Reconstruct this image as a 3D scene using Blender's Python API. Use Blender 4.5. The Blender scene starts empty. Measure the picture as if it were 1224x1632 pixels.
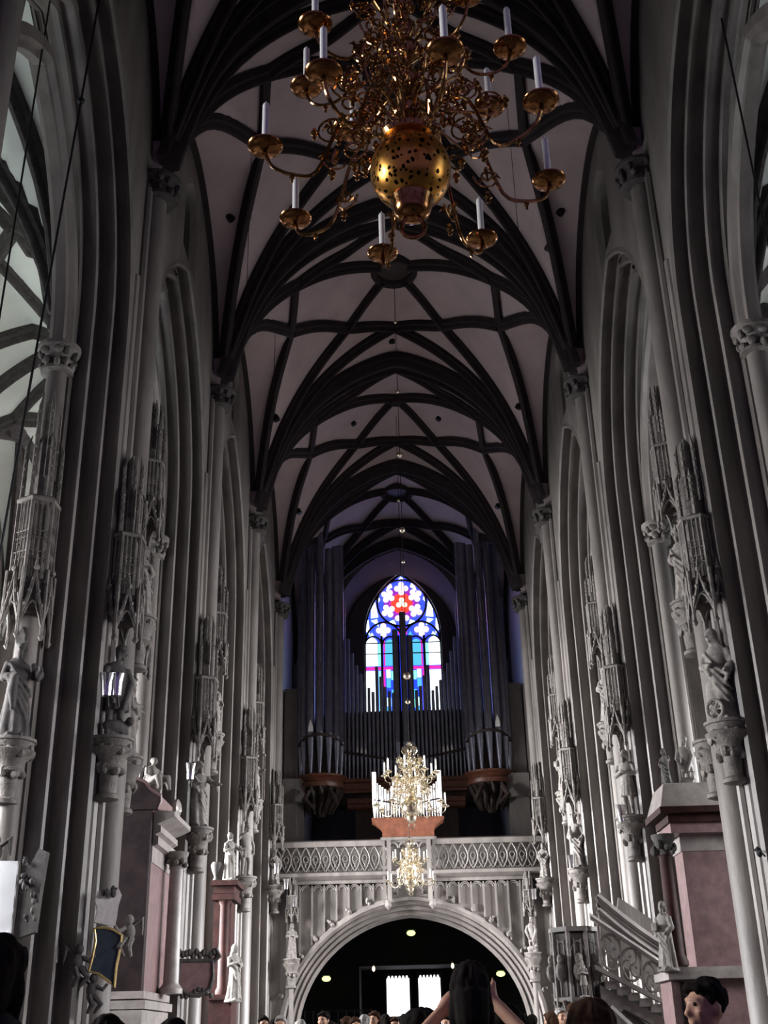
import bpy, bmesh, math, random
from mathutils import Vector, Matrix
random.seed(7)
SC = bpy.context.scene
COL = SC.collection
PI = math.pi
sin, cos = math.sin, math.cos

# ------------------------------------------------------------------ materials
MATS = {}
def mat(name, col, rough=.7, metal=0., var=.25, scale=3., stretch=1., bump=0., emit=None, es=0., fine=0., spec=.3, col2=None, trans=0.):
    if name in MATS: return MATS[name]
    m = bpy.data.materials.new(name); m.use_nodes = True
    nt = m.node_tree; b = nt.nodes['Principled BSDF']
    b.inputs['Roughness'].default_value = rough; b.inputs['Metallic'].default_value = metal
    b.inputs['Specular IOR Level'].default_value = spec
    if var > 0:
        g = nt.nodes.new('ShaderNodeNewGeometry') if stretch != 1 else nt.nodes.new('ShaderNodeTexCoord')
        out = g.outputs['Position'] if stretch != 1 else g.outputs['Object']
        mp = nt.nodes.new('ShaderNodeMapping'); mp.inputs['Scale'].default_value = (1, 1, stretch)
        nt.links.new(out, mp.inputs['Vector'])
        n = nt.nodes.new('ShaderNodeTexNoise'); n.inputs['Scale'].default_value = scale
        n.inputs['Detail'].default_value = 8; n.inputs['Roughness'].default_value = .62
        nt.links.new(mp.outputs[0], n.inputs['Vector'])
        r = nt.nodes.new('ShaderNodeValToRGB')
        c2 = col2 or tuple(max(0, c * (1 - var)) for c in col)
        c1 = tuple(min(1, c * (1 + var * .7)) for c in col)
        r.color_ramp.elements[0].position = .32; r.color_ramp.elements[1].position = .68
        r.color_ramp.elements[0].color = (*c2, 1); r.color_ramp.elements[1].color = (*c1, 1)
        nt.links.new(n.outputs['Fac'], r.inputs['Fac']); nt.links.new(r.outputs['Color'], b.inputs['Base Color'])
        if bump > 0:
            bp = nt.nodes.new('ShaderNodeBump'); bp.inputs['Strength'].default_value = bump; bp.inputs['Distance'].default_value = .02
            n2 = nt.nodes.new('ShaderNodeTexNoise'); n2.inputs['Scale'].default_value = scale * (fine or 6); n2.inputs['Detail'].default_value = 4
            nt.links.new(mp.outputs[0], n2.inputs['Vector'])
            nt.links.new(n2.outputs['Fac'], bp.inputs['Height']); nt.links.new(bp.outputs[0], b.inputs['Normal'])
    else:
        b.inputs['Base Color'].default_value = (*col, 1)
    if emit:
        b.inputs['Emission Color'].default_value = (*emit, 1); b.inputs['Emission Strength'].default_value = es
    MATS[name] = m
    return m

STONE = mat('pale_limestone', (.165, .146, .134), .48, var=.36, scale=1.6, stretch=.3, bump=.35, fine=9, spec=.5)
CARVE = mat('carved_limestone', (.165, .147, .134), .6, var=.45, scale=5, bump=.8, fine=7)
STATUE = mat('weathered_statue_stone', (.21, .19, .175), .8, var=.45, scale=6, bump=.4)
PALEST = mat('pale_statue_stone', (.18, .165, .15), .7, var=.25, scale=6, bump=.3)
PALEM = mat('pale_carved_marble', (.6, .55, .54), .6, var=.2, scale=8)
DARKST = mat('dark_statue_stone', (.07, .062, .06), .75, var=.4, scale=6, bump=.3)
RIB = mat('brown_rib_stone', (.03, .022, .024), .85, var=.3, scale=2.5, bump=.4)
PLASTER = mat('vault_plaster', (.50, .395, .4), .9, var=.12, scale=.9, bump=.15, fine=20)
APLAST = mat('white_aisle_plaster', (.74, .77, .72), .9, var=.06, scale=.9)
FLOOR = mat('worn_floor_stone', (.07, .062, .06), .55, var=.35, scale=1.2, bump=.2)
DARKIN = mat('shaded_porch_stone', (.014, .012, .013), .9, var=.3, scale=2)  # near black: the shade of the porch is put into the colour
REDM = mat('red_marble', (.034, .011, .0095), .65, var=.5, scale=4, spec=.2)
PINKM = mat('pink_marble', (.21, .125, .125), .4, var=.3, scale=5, spec=.5)
GREYM = mat('grey_marble', (.3, .265, .25), .4, var=.3, scale=4, spec=.5)
BLACKM = mat('black_marble_and_shade', (.022, .013, .014), .5, var=.5, scale=3, spec=.15)  # on the left altar front this black paints its backlit shade
LITBR = mat('lit_polished_brass', (.9, .8, .62), .22, 1., var=.15, scale=14)  # lit copy of the brass for the far chandeliers, brightness in the colour
BRASS = mat('polished_brass', (.40, .21, .085), .13, 1., var=.35, scale=14)
BRASSD = mat('aged_brass', (.36, .16, .06), .16, 1., var=.5, scale=20)
WAX = mat('white_wax', (.85, .84, .8), .5, var=.05, scale=9)
WOOD = mat('red_brown_wood', (.135, .048, .027), .4, var=.35, scale=5, bump=.2, spec=.5)
WOODD = mat('dark_wood', (.045, .03, .025), .6, var=.4, scale=5)
TIN = mat('tin_organ_pipe', (.36, .36, .44), .3, .85, var=.2, scale=3)
TINL = mat('bright_tin', (.85, .84, .84), .35, .4, var=.1, scale=3)
BLACK = mat('black_metal', (.012, .012, .014), .4, .3, var=0)
GILT = mat('gilding', (.75, .55, .25), .35, .9, var=.3, scale=12)
SLATE = mat('dark_slate', (.03, .04, .045), .25, var=.3, scale=5, spec=.6)
CLOTH = mat('white_banner_cloth', (.72, .72, .74), .85, var=.03, scale=6)

# ------------------------------------------------------------------ mesh builder
class MB:
    def __init__(s): s.v = []; s.f = []
    def add(s, vs, fs):
        o = len(s.v); s.v.extend([tuple(v) for v in vs]); s.f.extend([tuple(i + o for i in f) for f in fs]); return s
    def box(s, c, d, rz=0., taper=1.):
        x, y, z = d[0] / 2, d[1] / 2, d[2] / 2; vs = []
        for k, t in ((-1, 1.), (1, taper)):
            for a, b in ((-1, -1), (1, -1), (1, 1), (-1, 1)):
                p, q = a * x * t, b * y * t
                vs.append((c[0] + p * cos(rz) - q * sin(rz), c[1] + p * sin(rz) + q * cos(rz), c[2] + k * z))
        return s.add(vs, [(3, 2, 1, 0), (4, 5, 6, 7), (0, 1, 5, 4), (1, 2, 6, 5), (2, 3, 7, 6), (3, 0, 4, 7)])
    def loft(s, rings, closed=True, caps=True):
        n = len(rings[0]); vs = [p for r in rings for p in r]; fs = []
        for i in range(len(rings) - 1):
            for j in range(n if closed else n - 1):
                a = i * n + j; b = i * n + (j + 1) % n
                fs.append((a, b, b + n, a + n))
        if caps and closed:
            fs.append(tuple(range(n - 1, -1, -1))); k = (len(rings) - 1) * n
            fs.append(tuple(range(k, k + n)))
        return s.add(vs, fs)
    def tube(s, pts, r, n=8, closed=False, flat=1.):
        pts = [Vector(p) for p in pts]; m = len(pts)
        rr = r if isinstance(r, (list, tuple)) else [r] * m
        rings = []; up = None
        for i, p in enumerate(pts):
            if closed: t = pts[(i + 1) % m] - pts[i - 1]
            else: t = pts[min(i + 1, m - 1)] - pts[max(i - 1, 0)]
            if t.length < 1e-9: t = Vector((0, 0, 1))
            t.normalize()
            if up is None:
                up = Vector((0, 0, 1)) if abs(t.z) < .9 else Vector((0, 1, 0))
            a = t.cross(up)
            if a.length < 1e-6: a = t.cross(Vector((1, 0, 0)))
            a.normalize(); b = a.cross(t).normalized(); up = b
            rings.append([p + a * (cos(2 * PI * k / n) * rr[i]) + b * (sin(2 * PI * k / n) * rr[i] * flat) for k in range(n)])
        if closed: rings.append(rings[0]); return s.loft(rings, caps=False)
        return s.loft(rings)
    def lathe(s, prof, n=16, c=(0, 0, 0), a0=0., a1=2 * PI, sq=None):
        full = abs(a1 - a0 - 2 * PI) < 1e-6; rings = []
        m = n if full else n + 1
        for r, z in prof:
            rings.append([(c[0] + r * cos(a0 + (a1 - a0) * k / n), c[1] + r * sin(a0 + (a1 - a0) * k / n), c[2] + z) for k in range(m)])
        return s.loft(rings, closed=full, caps=full)
    def ball(s, c, r, n=12, m=8):
        if not isinstance(r, (list, tuple)): r = (r, r, r)
        rings = []
        for i in range(m + 1):
            t = PI * (i / m) ; t = min(max(t, .02), PI - .02)
            rings.append([(c[0] + r[0] * sin(t) * cos(2 * PI * k / n), c[1] + r[1] * sin(t) * sin(2 * PI * k / n), c[2] - r[2] * cos(t)) for k in range(n)])
        return s.loft(rings)
    def sweep(s, prof, frames, closed=True, caps=True):
        """prof: [(u,v)], frames: [(origin, U, V)]"""
        rings = [[Vector(o) + Vector(U) * u + Vector(V) * v for u, v in prof] for o, U, V in frames]
        return s.loft(rings, closed=closed, caps=caps)
    def prism(s, poly, o, U, V, W):
        """extrude the outline poly (u,v) by the vector W"""
        o, U, V, W = Vector(o), Vector(U), Vector(V), Vector(W)
        return s.loft([[o + U * a + V * b for a, b in poly], [o + U * a + V * b + W for a, b in poly]])
    def xf(s, M):
        s.v = [tuple(M @ Vector(v)) for v in s.v]; return s
    def join(s, o, M=None):
        return s.add([M @ Vector(v) for v in o.v] if M else o.v, o.f)
    def mesh(s, name, smooth=40):
        me = bpy.data.meshes.new(name); me.from_pydata(s.v, [], s.f); me.update()
        bm = bmesh.new(); bm.from_mesh(me)
        bmesh.ops.recalc_face_normals(bm, faces=bm.faces)
        bm.to_mesh(me); bm.free()
        if smooth:
            me.shade_smooth(); me.set_sharp_from_angle(angle=math.radians(smooth))
        return me
    def build(s, name, m, parent=None, smooth=40, loc=None, rz=0):
        return link(name, s.mesh(name, smooth), m, parent, loc, rz)

def link(name, me, m, parent=None, loc=None, rz=0):
    o = bpy.data.objects.new(name, me); COL.objects.link(o)
    if m is not None and not me.materials: me.materials.append(m)
    if parent: o.parent = parent
    if loc: o.location = loc
    if rz: o.rotation_euler = (0, 0, rz)
    return o
def tag(o, label=None, cat=None, group=None, kind=None):
    if label: o['label'] = label
    if cat: o['category'] = cat
    if group: o['group'] = group
    if kind: o['kind'] = kind
    return o
def thing(name, label, cat, loc=(0, 0, 0), rz=0, group=None):
    o = bpy.data.objects.new(name, None); COL.objects.link(o); o.empty_display_size = .2
    o.location = loc; o.rotation_euler = (0, 0, rz)
    return tag(o, label, cat, group)
def copy_tree(o, parent=None):
    c = o.copy(); COL.objects.link(c)
    if parent: c.parent = parent; c.matrix_parent_inverse = Matrix()
    for ch in o.children: copy_tree(ch, c)
    return c
def struct(name, mb, m, parent=None, smooth=40):
    o = mb.build(name, m, parent, smooth) if isinstance(mb, MB) else link(name, mb, m, parent)
    o['kind'] = 'structure'; return o
def remeshed(mb, vox, smooth=2, name='form'):
    me = mb.mesh(name, 0); o = bpy.data.objects.new(name, me); COL.objects.link(o)
    r = o.modifiers.new('r', 'REMESH'); r.mode = 'VOXEL'; r.voxel_size = vox
    if smooth:
        q = o.modifiers.new('s', 'SMOOTH'); q.iterations = smooth; q.factor = .5
    dg = bpy.context.evaluated_depsgraph_get(); dg.update()
    res = bpy.data.meshes.new_from_object(o.evaluated_get(dg))
    bpy.data.objects.remove(o); bpy.data.meshes.remove(me)
    res.shade_smooth(); res.name = name
    return res
def arc_pts(w, zs, k, n=14, full=True):
    """pointed arch outline from (-w,zs) over the apex to (w,zs)"""
    R = w * k; c = R - w; a1 = math.acos(max(-1, min(1, c / R)))
    L = [(c - R * cos(a1 * i / n), zs + R * sin(a1 * i / n)) for i in range(n + 1)]
    return L + [(-x, z) for x, z in reversed(L[:-1])] if full else L

def normals2(pts):
    out = []
    for i in range(len(pts)):
        p, q = pts[max(i - 1, 0)], pts[min(i + 1, len(pts) - 1)]
        d = Vector((q[0] - p[0], q[1] - p[1])).normalized(); out.append((-d.y, d.x))
    return out

# ------------------------------------------------------------------ plan of the nave
PY = [10.9, 19.9, 28.9, 37.9, 46.9]          # pier rows along the nave
WX = 5.45                                     # nave wall face
ZCAP, ZSPR = 18.8, 14.3
HW = 3.75                                     # half opening of an arcade at the nave face
RISE = 6.7; RV = (5.2 ** 2 + RISE ** 2) / 10.4
RL = (20.25 + 4.7 ** 2) / 9
def vz(x, Y):
    dy = (Y - 19.9) % 9 - 4.5
    b = math.sqrt(max(0, RV * RV - (min(abs(x), 5.2) + RV - 5.2) ** 2)) * (1 + .13 * (1 - (dy / 4.5) ** 2))
    l = math.sqrt(max(0, RL * RL - (abs(dy) + RL - 4.5) ** 2))
    return ZCAP + max(b, l)

# ------------------------------------------------------------------ pier and arcade section: (a = distance out from the nave face, d = into the opening)
DG = [(0, 0), (.03, .07), (.10, .08), (.13, 0), (.2, -.13), (.27, -.11), (.32, 0), (.35, .07), (.40, .09), (.45, .05), (.47, -.02), (.53, -.13),
      (.6, -.14), (.66, -.02), (.69, .08), (.75, .11), (.81, .07), (.85, -.03), (.89, -.06), (.94, 0), (1, .03)]
def section(aisle=True):
    ux, uy = .9, .75; L = math.hypot(ux, uy); nx, ny = -uy / L, ux / L
    half = [(s * ux + o * 1.45 * nx, s * uy + o * 1.45 * ny) for s, o in DG]
    half += [(1.0, .76), (1.08, .82), (1.12, .82), (1.16, .76)]
    return half
TH = 1.55                                     # wall thickness
H1 = section()
SEC = H1 + [(1.16 + (1.16 - a) * (TH - 1.16) / 1.16, d) for a, d in reversed(H1)]
def pier_outline(side, Y):
    """closed plan outline of a pier core in world x,y"""
    pts = [(side * (WX + a), Y + (4.5 - HW) + d) for a, d in SEC]
    far = [(side * (WX + TH), Y + .3), (side * (WX + TH + .12), Y + .12), (side * (WX + TH + .12), Y - .12), (side * (WX + TH), Y - .3)]
    pts += far + [(side * (WX + a), Y - (4.5 - HW) - d) for a, d in reversed(SEC)]
    pts += [(side * (WX - .05), Y - .55), (side * (WX - .02), Y - .45), (side * (WX + .06), Y - .38), (side * (WX + .06), Y + .38), (side * (WX - .02), Y + .45), (side * (WX - .05), Y + .55)]
    return pts
def arch_frames(side, Yc, n=18):
    """frames sweeping SEC round the pointed arch of the bay centred on Yc (d runs towards the opening)"""
    k = 1.6; R = HW * k; c = R - HW; a1 = math.acos(c / R); fr = []
    for i in range(n + 1):
        a = a1 * i / n; fr.append((Yc + c - R * cos(a), ZSPR + R * sin(a), cos(a), -sin(a)))
    out = []
    for (y, z, dy, dz) in fr: out.append(((side * WX, y, z), (side, 0, 0), (0, dy, dz)))
    for (y, z, dy, dz) in reversed(fr): out.append(((side * WX, 2 * Yc - y, z), (side, 0, 0), (0, -dy, dz)))
    return out

def fill_poly(loops, to3d):
    """triangulated flat face with holes"""
    bm = bmesh.new()
    for lp in loops:
        vs = [bm.verts.new(to3d(*p)) for p in lp]
        for i in range(len(vs)): bm.edges.new((vs[i - 1], vs[i]))
    bmesh.ops.triangle_fill(bm, edges=bm.edges[:], use_beauty=True)
    bm.verts.index_update(); mb = MB()
    mb.v = [tuple(v.co) for v in bm.verts]; mb.f = [tuple(v.index for v in f.verts) for f in bm.faces]
    bm.free(); return mb

def wall_bay(side, Yc, niche=True):
    mb = MB()
    mb.sweep(SEC, arch_frames(side, Yc), closed=False, caps=False)
    ap = arc_pts(HW, ZSPR, 1.6, 18)
    ztop = ZCAP + 5.6
    outer = [(Yc - 4.5, ZSPR)] + [(Yc + x, z) for x, z in ap] + [(Yc + 4.5, ZSPR), (Yc + 4.5, 26.5), (Yc - 4.5, 26.5)]
    nw, nz0, nzs = .85, 20.0, 21.6
    nic = [(Yc - nw, nz0), (Yc + nw, nz0)] + [(Yc - x, z) for x, z in arc_pts(nw, nzs, 1.3, 8)][0:]
    mb.join(fill_poly([outer, nic], lambda y, z: (side * WX, y, z)))
    # recessed blind window: splayed reveal, back and one mullion with tracery
    inner = [(Yc + (y - Yc) * .78, nz0 + .1 + (z - nz0) * .94) for y, z in nic]
    mb.loft([[(side * WX, y, z) for y, z in nic], [(side * (WX + .16), y, z) for y, z in inner], [(side * (WX + .36), y, z) for y, z in inner]], caps=False)
    mb.join(fill_poly([inner], lambda y, z: (side * (WX + .36), y, z)))
    mb.box((side * (WX + .3), Yc, (nz0 + nzs) / 2 + .2), (.12, .1, nzs - nz0 + .2))
    # aisle face
    mb.join(fill_poly([outer], lambda y, z: (side * (WX + TH), y, z)))
    # label moulding over the arch
    fr = [((side * (WX - .04), Yc + x * 1.03, z + .09), (side, 0, 0), (0, 0, 1)) for x, z in ap]
    return mb

# ------------------------------------------------------------------ shell
floor = MB().add([(-15, -8, 0), (15, -8, 0), (15, 62, 0), (-15, 62, 0)], [(0, 1, 2, 3)])
struct('floor', floor, FLOOR)
BAYS = [6.4, 15.4, 24.4, 33.4, 42.4]
for side, nm in ((-1, 'left'), (1, 'right')):
    w = MB()
    for Yc in BAYS: w.join(wall_bay(side, Yc))
    # the organ bay: plain walls past the last arcade
    w.add([(side * WX, 46.9, 0), (side * WX, 56.5, 0), (side * WX, 56.5, 27), (side * WX, 46.9, 27)], [(0, 1, 2, 3)])
    w.tube([(side * 5.35, 55.9, 0), (side * 5.35, 55.9, ZCAP)], .22, 10)
    struct('wall_' + nm, w, STONE)

# nave vault
cv = MB(); NX, NY = 72, 44
for y0 in (1.9, 10.9, 19.9, 28.9, 37.9, 46.9):
    ys = [y0 + 9 * j / NY for j in range(NY + 1)]
    g = [(-WX + 2 * WX * i / NX) for i in range(NX + 1)]
    vs = [(x, y if y0 < 46 else y0 + (y - y0) * 9.6 / 9, vz(x, min(max(y, y0 + .001), y0 + 8.999))) for y in ys for x in g]
    fs = [(j * (NX + 1) + i, j * (NX + 1) + i + 1, (j + 1) * (NX + 1) + i + 1, (j + 1) * (NX + 1) + i) for j in range(NY) for i in range(NX)]
    cv.add(vs, fs)
ceil = struct('ceiling', cv, PLASTER)

RP = [(-.17, .06), (-.15, -.1), (-.08, -.16), (-.07, -.27), (-.03, -.31), (.03, -.31), (.07, -.27), (.08, -.16), (.15, -.1), (.17, .06)]
TP = [(-.36, .1), (-.36, -.08), (-.31, -.15), (-.25, -.13), (-.2, -.07), (-.15, -.18), (-.11, -.3), (-.06, -.36), (.06, -.36), (.11, -.3), (.15, -.18), (.2, -.07), (.25, -.13), (.31, -.15), (.36, -.08), (.36, .1)]
def rib(mb, plan, prof=RP, sag=0., n=10, scale=1.):
    pts = []
    for (x0, y0), (x1, y1) in zip(plan[:-1], plan[1:]):
        for i in range(n): pts.append((x0 + (x1 - x0) * i / n, y0 + (y1 - y0) * i / n))
    pts.append(plan[-1])
    P = [Vector((x, y, vz(x, y) - sag)) for x, y in pts]; fr = []
    for _ in range(5):
        P = [P[0]] + [P[i].lerp((P[i - 1] + P[i + 1]) / 2, .5) for i in range(1, len(P) - 1)] + [P[-1]]
    for i, p in enumerate(P):
        t = P[min(i + 1, len(P) - 1)] - P[max(i - 1, 0)]
        lat = Vector((t.y, -t.x, 0)); lat.normalize()
        up = lat.cross(t).normalized()
        if up.z < 0: up = -up
        fr.append((p, lat * scale, up * scale))
    mb.sweep(prof, fr)
def ring(mb, x, y, r=.72):
    z = vz(x, y) - .12
    mb.lathe([(r - .16, .1), (r - .16, -.06), (r - .06, -.22), (r + .06, -.26), (r + .14, -.12), (r + .16, .12)], 28, (x, y, z))
E_ = .02
for bi, y0 in enumerate((10.9, 19.9, 28.9, 37.9, 46.9)):
    mb = MB(); ringed = bi != 3; R0 = (0, y0 + 4.4); rr = .72 if ringed else 0
    for s in (-1, 1):
        C0, C1 = (s * 5.15, y0 + .12), (s * 5.15, y0 + 8.88)
        J1, J2, K, M, M0 = (s * 3.25, y0 + 1.95), (s * 3.6, y0 + 4.3), (s * 1.75, y0 + 6.65), (0, y0 + 7.5), (0, y0 + 1.3)
        def off(p):   # where a rib meets the ring
            v = Vector((p[0] - R0[0], p[1] - R0[1])).normalized() * rr * .98
            return (R0[0] + v.x, R0[1] + v.y)
        rib(mb, [C0, J1, off(J1)]); rib(mb, [off(K), K, C1]); rib(mb, [C0, J2]); rib(mb, [C1, J2]); rib(mb, [J1, J2])
        rib(mb, [J2, K, M]); rib(mb, [M, C1], n=16); rib(mb, [M0, C0], n=16); rib(mb, [M0, (s * 1.6, y0 + 2.2), J1])
    if ringed: ring(mb, *R0)
    else: mb.lathe([(.01, -.42), (.2, -.4), (.26, -.3), (.26, 0)], 16, (R0[0], R0[1], vz(*R0)))
    struct('trim_%d' % (bi + 1), mb, RIB)
    if ringed:
        disc = MB().lathe([(.001, -.1), (.56, -.1), (.56, .05)], 24, (R0[0], R0[1], vz(*R0) - .08))  # dark disc stands for the shade inside the open ring
        tag(disc.build('vault_opening_shade', WOODD, None), 'dark round lid for the shade inside the boss ring of the %s vault bay' % ('bay overhead, nearest', 'second', 'third', '', 'organ')[bi], 'ceiling lid')
for yi in PY + [55.9]:
    mb = MB(); rib(mb, [(-5.2, yi - E_), (0, yi - E_), (5.2, yi - E_)], TP, .0, 26)
    struct('trim_%d' % (6 + (PY + [55.9]).index(yi)), mb, RIB)
k = 12
for s in (-1, 1):
    mb = MB()
    for y0 in (10.9, 19.9, 28.9, 37.9, 46.9):
        a = [(-4.5 + RL - RL * cos(t), RL * sin(t)) for t in [math.acos((RL - 4.5) / RL) * i / 14 for i in range(15)]]
        a = a + [(-p, q) for p, q in reversed(a[:-1])]
        mb.sweep([(-.1, -.12), (.16, -.12), (.16, .02), (.05, .14), (-.1, .14)], [((s * WX, y0 + 4.5 + p, ZCAP + q), (-s, 0, 0), (0, 0, 1)) for p, q in a])
    struct('trim_%d' % k, mb, RIB); k += 1
# small rope holes in the webs: black plugs stand for the shade inside
HO = [(-4.25, 28.2), (4.56, 27.26), (-4.8, 26.3), (4.85, 26.4), (-.11, 37.1), (-4.5, 36.5), (4.5, 36.35), (-1.9, 42.9), (1.9, 42.7), (-4.4, 45.2), (4.4, 45.2), (2.6, 31.2)]
for i, (x, y) in enumerate(HO):
    mb = MB().tube([(x, y, vz(x, y) + .15), (x + (-.12 if x > 0 else .12) * (abs(x) > 1), y, vz(x, y) - .07)], .12, 10)
    h = mb.build('vault_rope_hole', BLACK, ceil); 
# ------------------------------------------------------------------ piers
ORD = ['', 'nearest', 'second', 'third', 'fourth']
PLAB = {(-1, 1): 'huge left limestone pier nearest the viewer, with the gold-framed slate tablet',
        (-1, 2): 'left limestone pier behind the pink-and-grey altar, with the pink cartouche',
        (-1, 3): 'left limestone pier with the bare-chested statue, beside the red marble altar',
        (-1, 4): 'left limestone pier where the organ gallery begins',
        (1, 1): 'huge right limestone pier nearest the viewer, with the statue holding a wheel',
        (1, 2): 'right limestone pier with the statue in a knee-length tunic',
        (1, 3): 'right limestone pier rising behind the pulpit',
        (1, 4): 'right limestone pier where the organ gallery ends',
        (-1, 0): 'left limestone pier beside the viewer, mostly out of the picture',
        (1, 0): 'right limestone pier beside the viewer, mostly out of the picture'}
def leafy(mb, c, r, h, n, rnd, size=.07):
    for i in range(n):
        a = 2 * PI * i / n + rnd.uniform(-.15, .15); z = c[2] + rnd.uniform(0, h)
        mb.ball((c[0] + r * cos(a), c[1] + r * sin(a), z), (size * rnd.uniform(.7, 1.3), size * rnd.uniform(.7, 1.3), size * rnd.uniform(.9, 1.6)), 7, 5)
rnd = random.Random(3)
def capital_mb(r, h=.62):
    mb = MB().lathe([(r, 0), (r + .1, .03), (r + .1, .09), (r + .02, .13), (r + .03, .3), (r + .13, .45), (r + .2, .5), (r + .2, .58), (r + .1, .62)], 16)
    leafy(mb, (0, 0, .14), r + .07, .12, 9, rnd, .08); leafy(mb, (0, 0, .34), r + .12, .1, 9, rnd, .08)
    return mb
CAPM = capital_mb(.3).mesh('capital')
CAPS = capital_mb(.2).mesh('small_capital')
def corbel_mb(r=.36, fancy=True):
    mb = MB().lathe([(.1, -1.05), (.2, -1.02), (.2, -.96), (.15, -.92), (.17, -.6), (.26, -.52), (.22, -.46), (.25, -.34), (r, -.26), (r + .03, -.2), (r - .04, -.16), (r, -.06), (r + .03, -.05), (r + .03, 0)], 12)
    leafy(mb, (0, 0, -.62), .2, .12, 8, rnd, .07); leafy(mb, (0, 0, -.3), r - .06, .16, 10, rnd, .075)
    return mb
CORB = [corbel_mb(.36).mesh('corbel'), corbel_mb(.31).mesh('corbel')]

# where statues stand: (stack, dx from the nave face towards the nave, dy along the nave, base z)
LOW = (.22, -.62, 6.2); HIGH = (.3, .42, 8.75)
for side in (-1, 1):
    for i, yi in enumerate(PY):
        t = thing('stone_pier', PLAB[(side, i)], 'pier', (side * (WX + .8), yi, 0)); M = Matrix.Translation((-side * (WX + .8), -yi, 0))
        core = MB(); ol = pier_outline(side, yi)
        core.prism(ol, (0, 0, 0), (1, 0, 0), (0, 1, 0), (0, 0, ZSPR))
        wide = [(a, b) for a, b in ol]
        # stepped base mouldings
        cx, cy = side * (WX + TH / 2), yi
        for s_, z0, z1 in ((1.12, 0, .55), (1.07, .55, .8)):
            core.prism([(cx + (a - cx) * s_, cy + (b - cy) * s_) for a, b in ol], (0, 0, z0), (1, 0, 0), (0, 1, 0), (0, 0, z1 - z0))
        core.xf(M).build('pier_core', STONE, t, 35)
        sh = MB()
        sh.lathe([(.3, 0), (.3, .9), (.25, 1.0), (.25, ZCAP - .6)], 14, (side * 5.33, yi, 0))
        for dy in (-.36, .36): sh.tube([(side * 5.4, yi + dy, 0), (side * 5.4, yi + dy, ZCAP - .5)], .09, 8)
        for dy in (-.62, .62): sh.tube([(side * 5.5, yi + dy, 0), (side * 5.5, yi + dy, ZSPR + 1.5)], .13, 8)
        sh.xf(M).build('vault_shaft', STONE, t)
        c = link('capital', CAPM, DARKST, t, M @ Vector((side * 5.28, yi, ZCAP - .62)))
        for dy in (-1, 1):
            MB().lathe([(.26, 0), (.26, .9), (.19, 1.0), (.19, 13.0)], 12, (side * 6.53, yi + dy * 1.62, 0)).xf(M).build('arcade_shaft', STONE, t)
            link('arcade_capital', CAPS, CARVE, t, M @ Vector((side * 6.53, yi + dy * 1.62, 12.85)))
        if i in (1, 2, 3):
            dx, dy, z = LOW; link('corbel', CORB[0], CARVE, t, M @ Vector((side * (WX - dx), yi + dy, z)))
            dx, dy, z = HIGH; link('corbel', CORB[1], CARVE, t, M @ Vector((side * (WX - dx), yi + dy, z)))
        if i == 1:
            link('corbel', CORB[0], CARVE, t, M @ Vector((side * 6.55, yi - 1.72, 5.95)))
            link('corbel', CORB[1], CARVE, t, M @ Vector((side * (WX - .1), yi + .95, 6.25)))
        if i == 4:
            link('corbel', CORB[0], CARVE, t, M @ Vector((side * 5.22, yi - .7, 7.0)))
# inner arch order springing from the arcade capitals
k = 14
for s in (-1, 1):
    mb = MB()
    for Yc in BAYS:
        w = 4.5 - 1.62; ap = arc_pts(w, 13.4, 1.7, 16)
        mb.sweep([(-.22, .2), (-.22, -.02), (-.12, -.1), (-.1, -.2), (.1, -.2), (.12, -.1), (.22, -.02), (.22, .2)],
                 [((s * 6.53, Yc + x, z), (1, 0, 0), (0, nx, nz)) for (x, z), (nx, nz) in zip(ap, normals2(ap))])
    struct('trim_%d' % k, mb, STONE); k += 1

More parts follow.
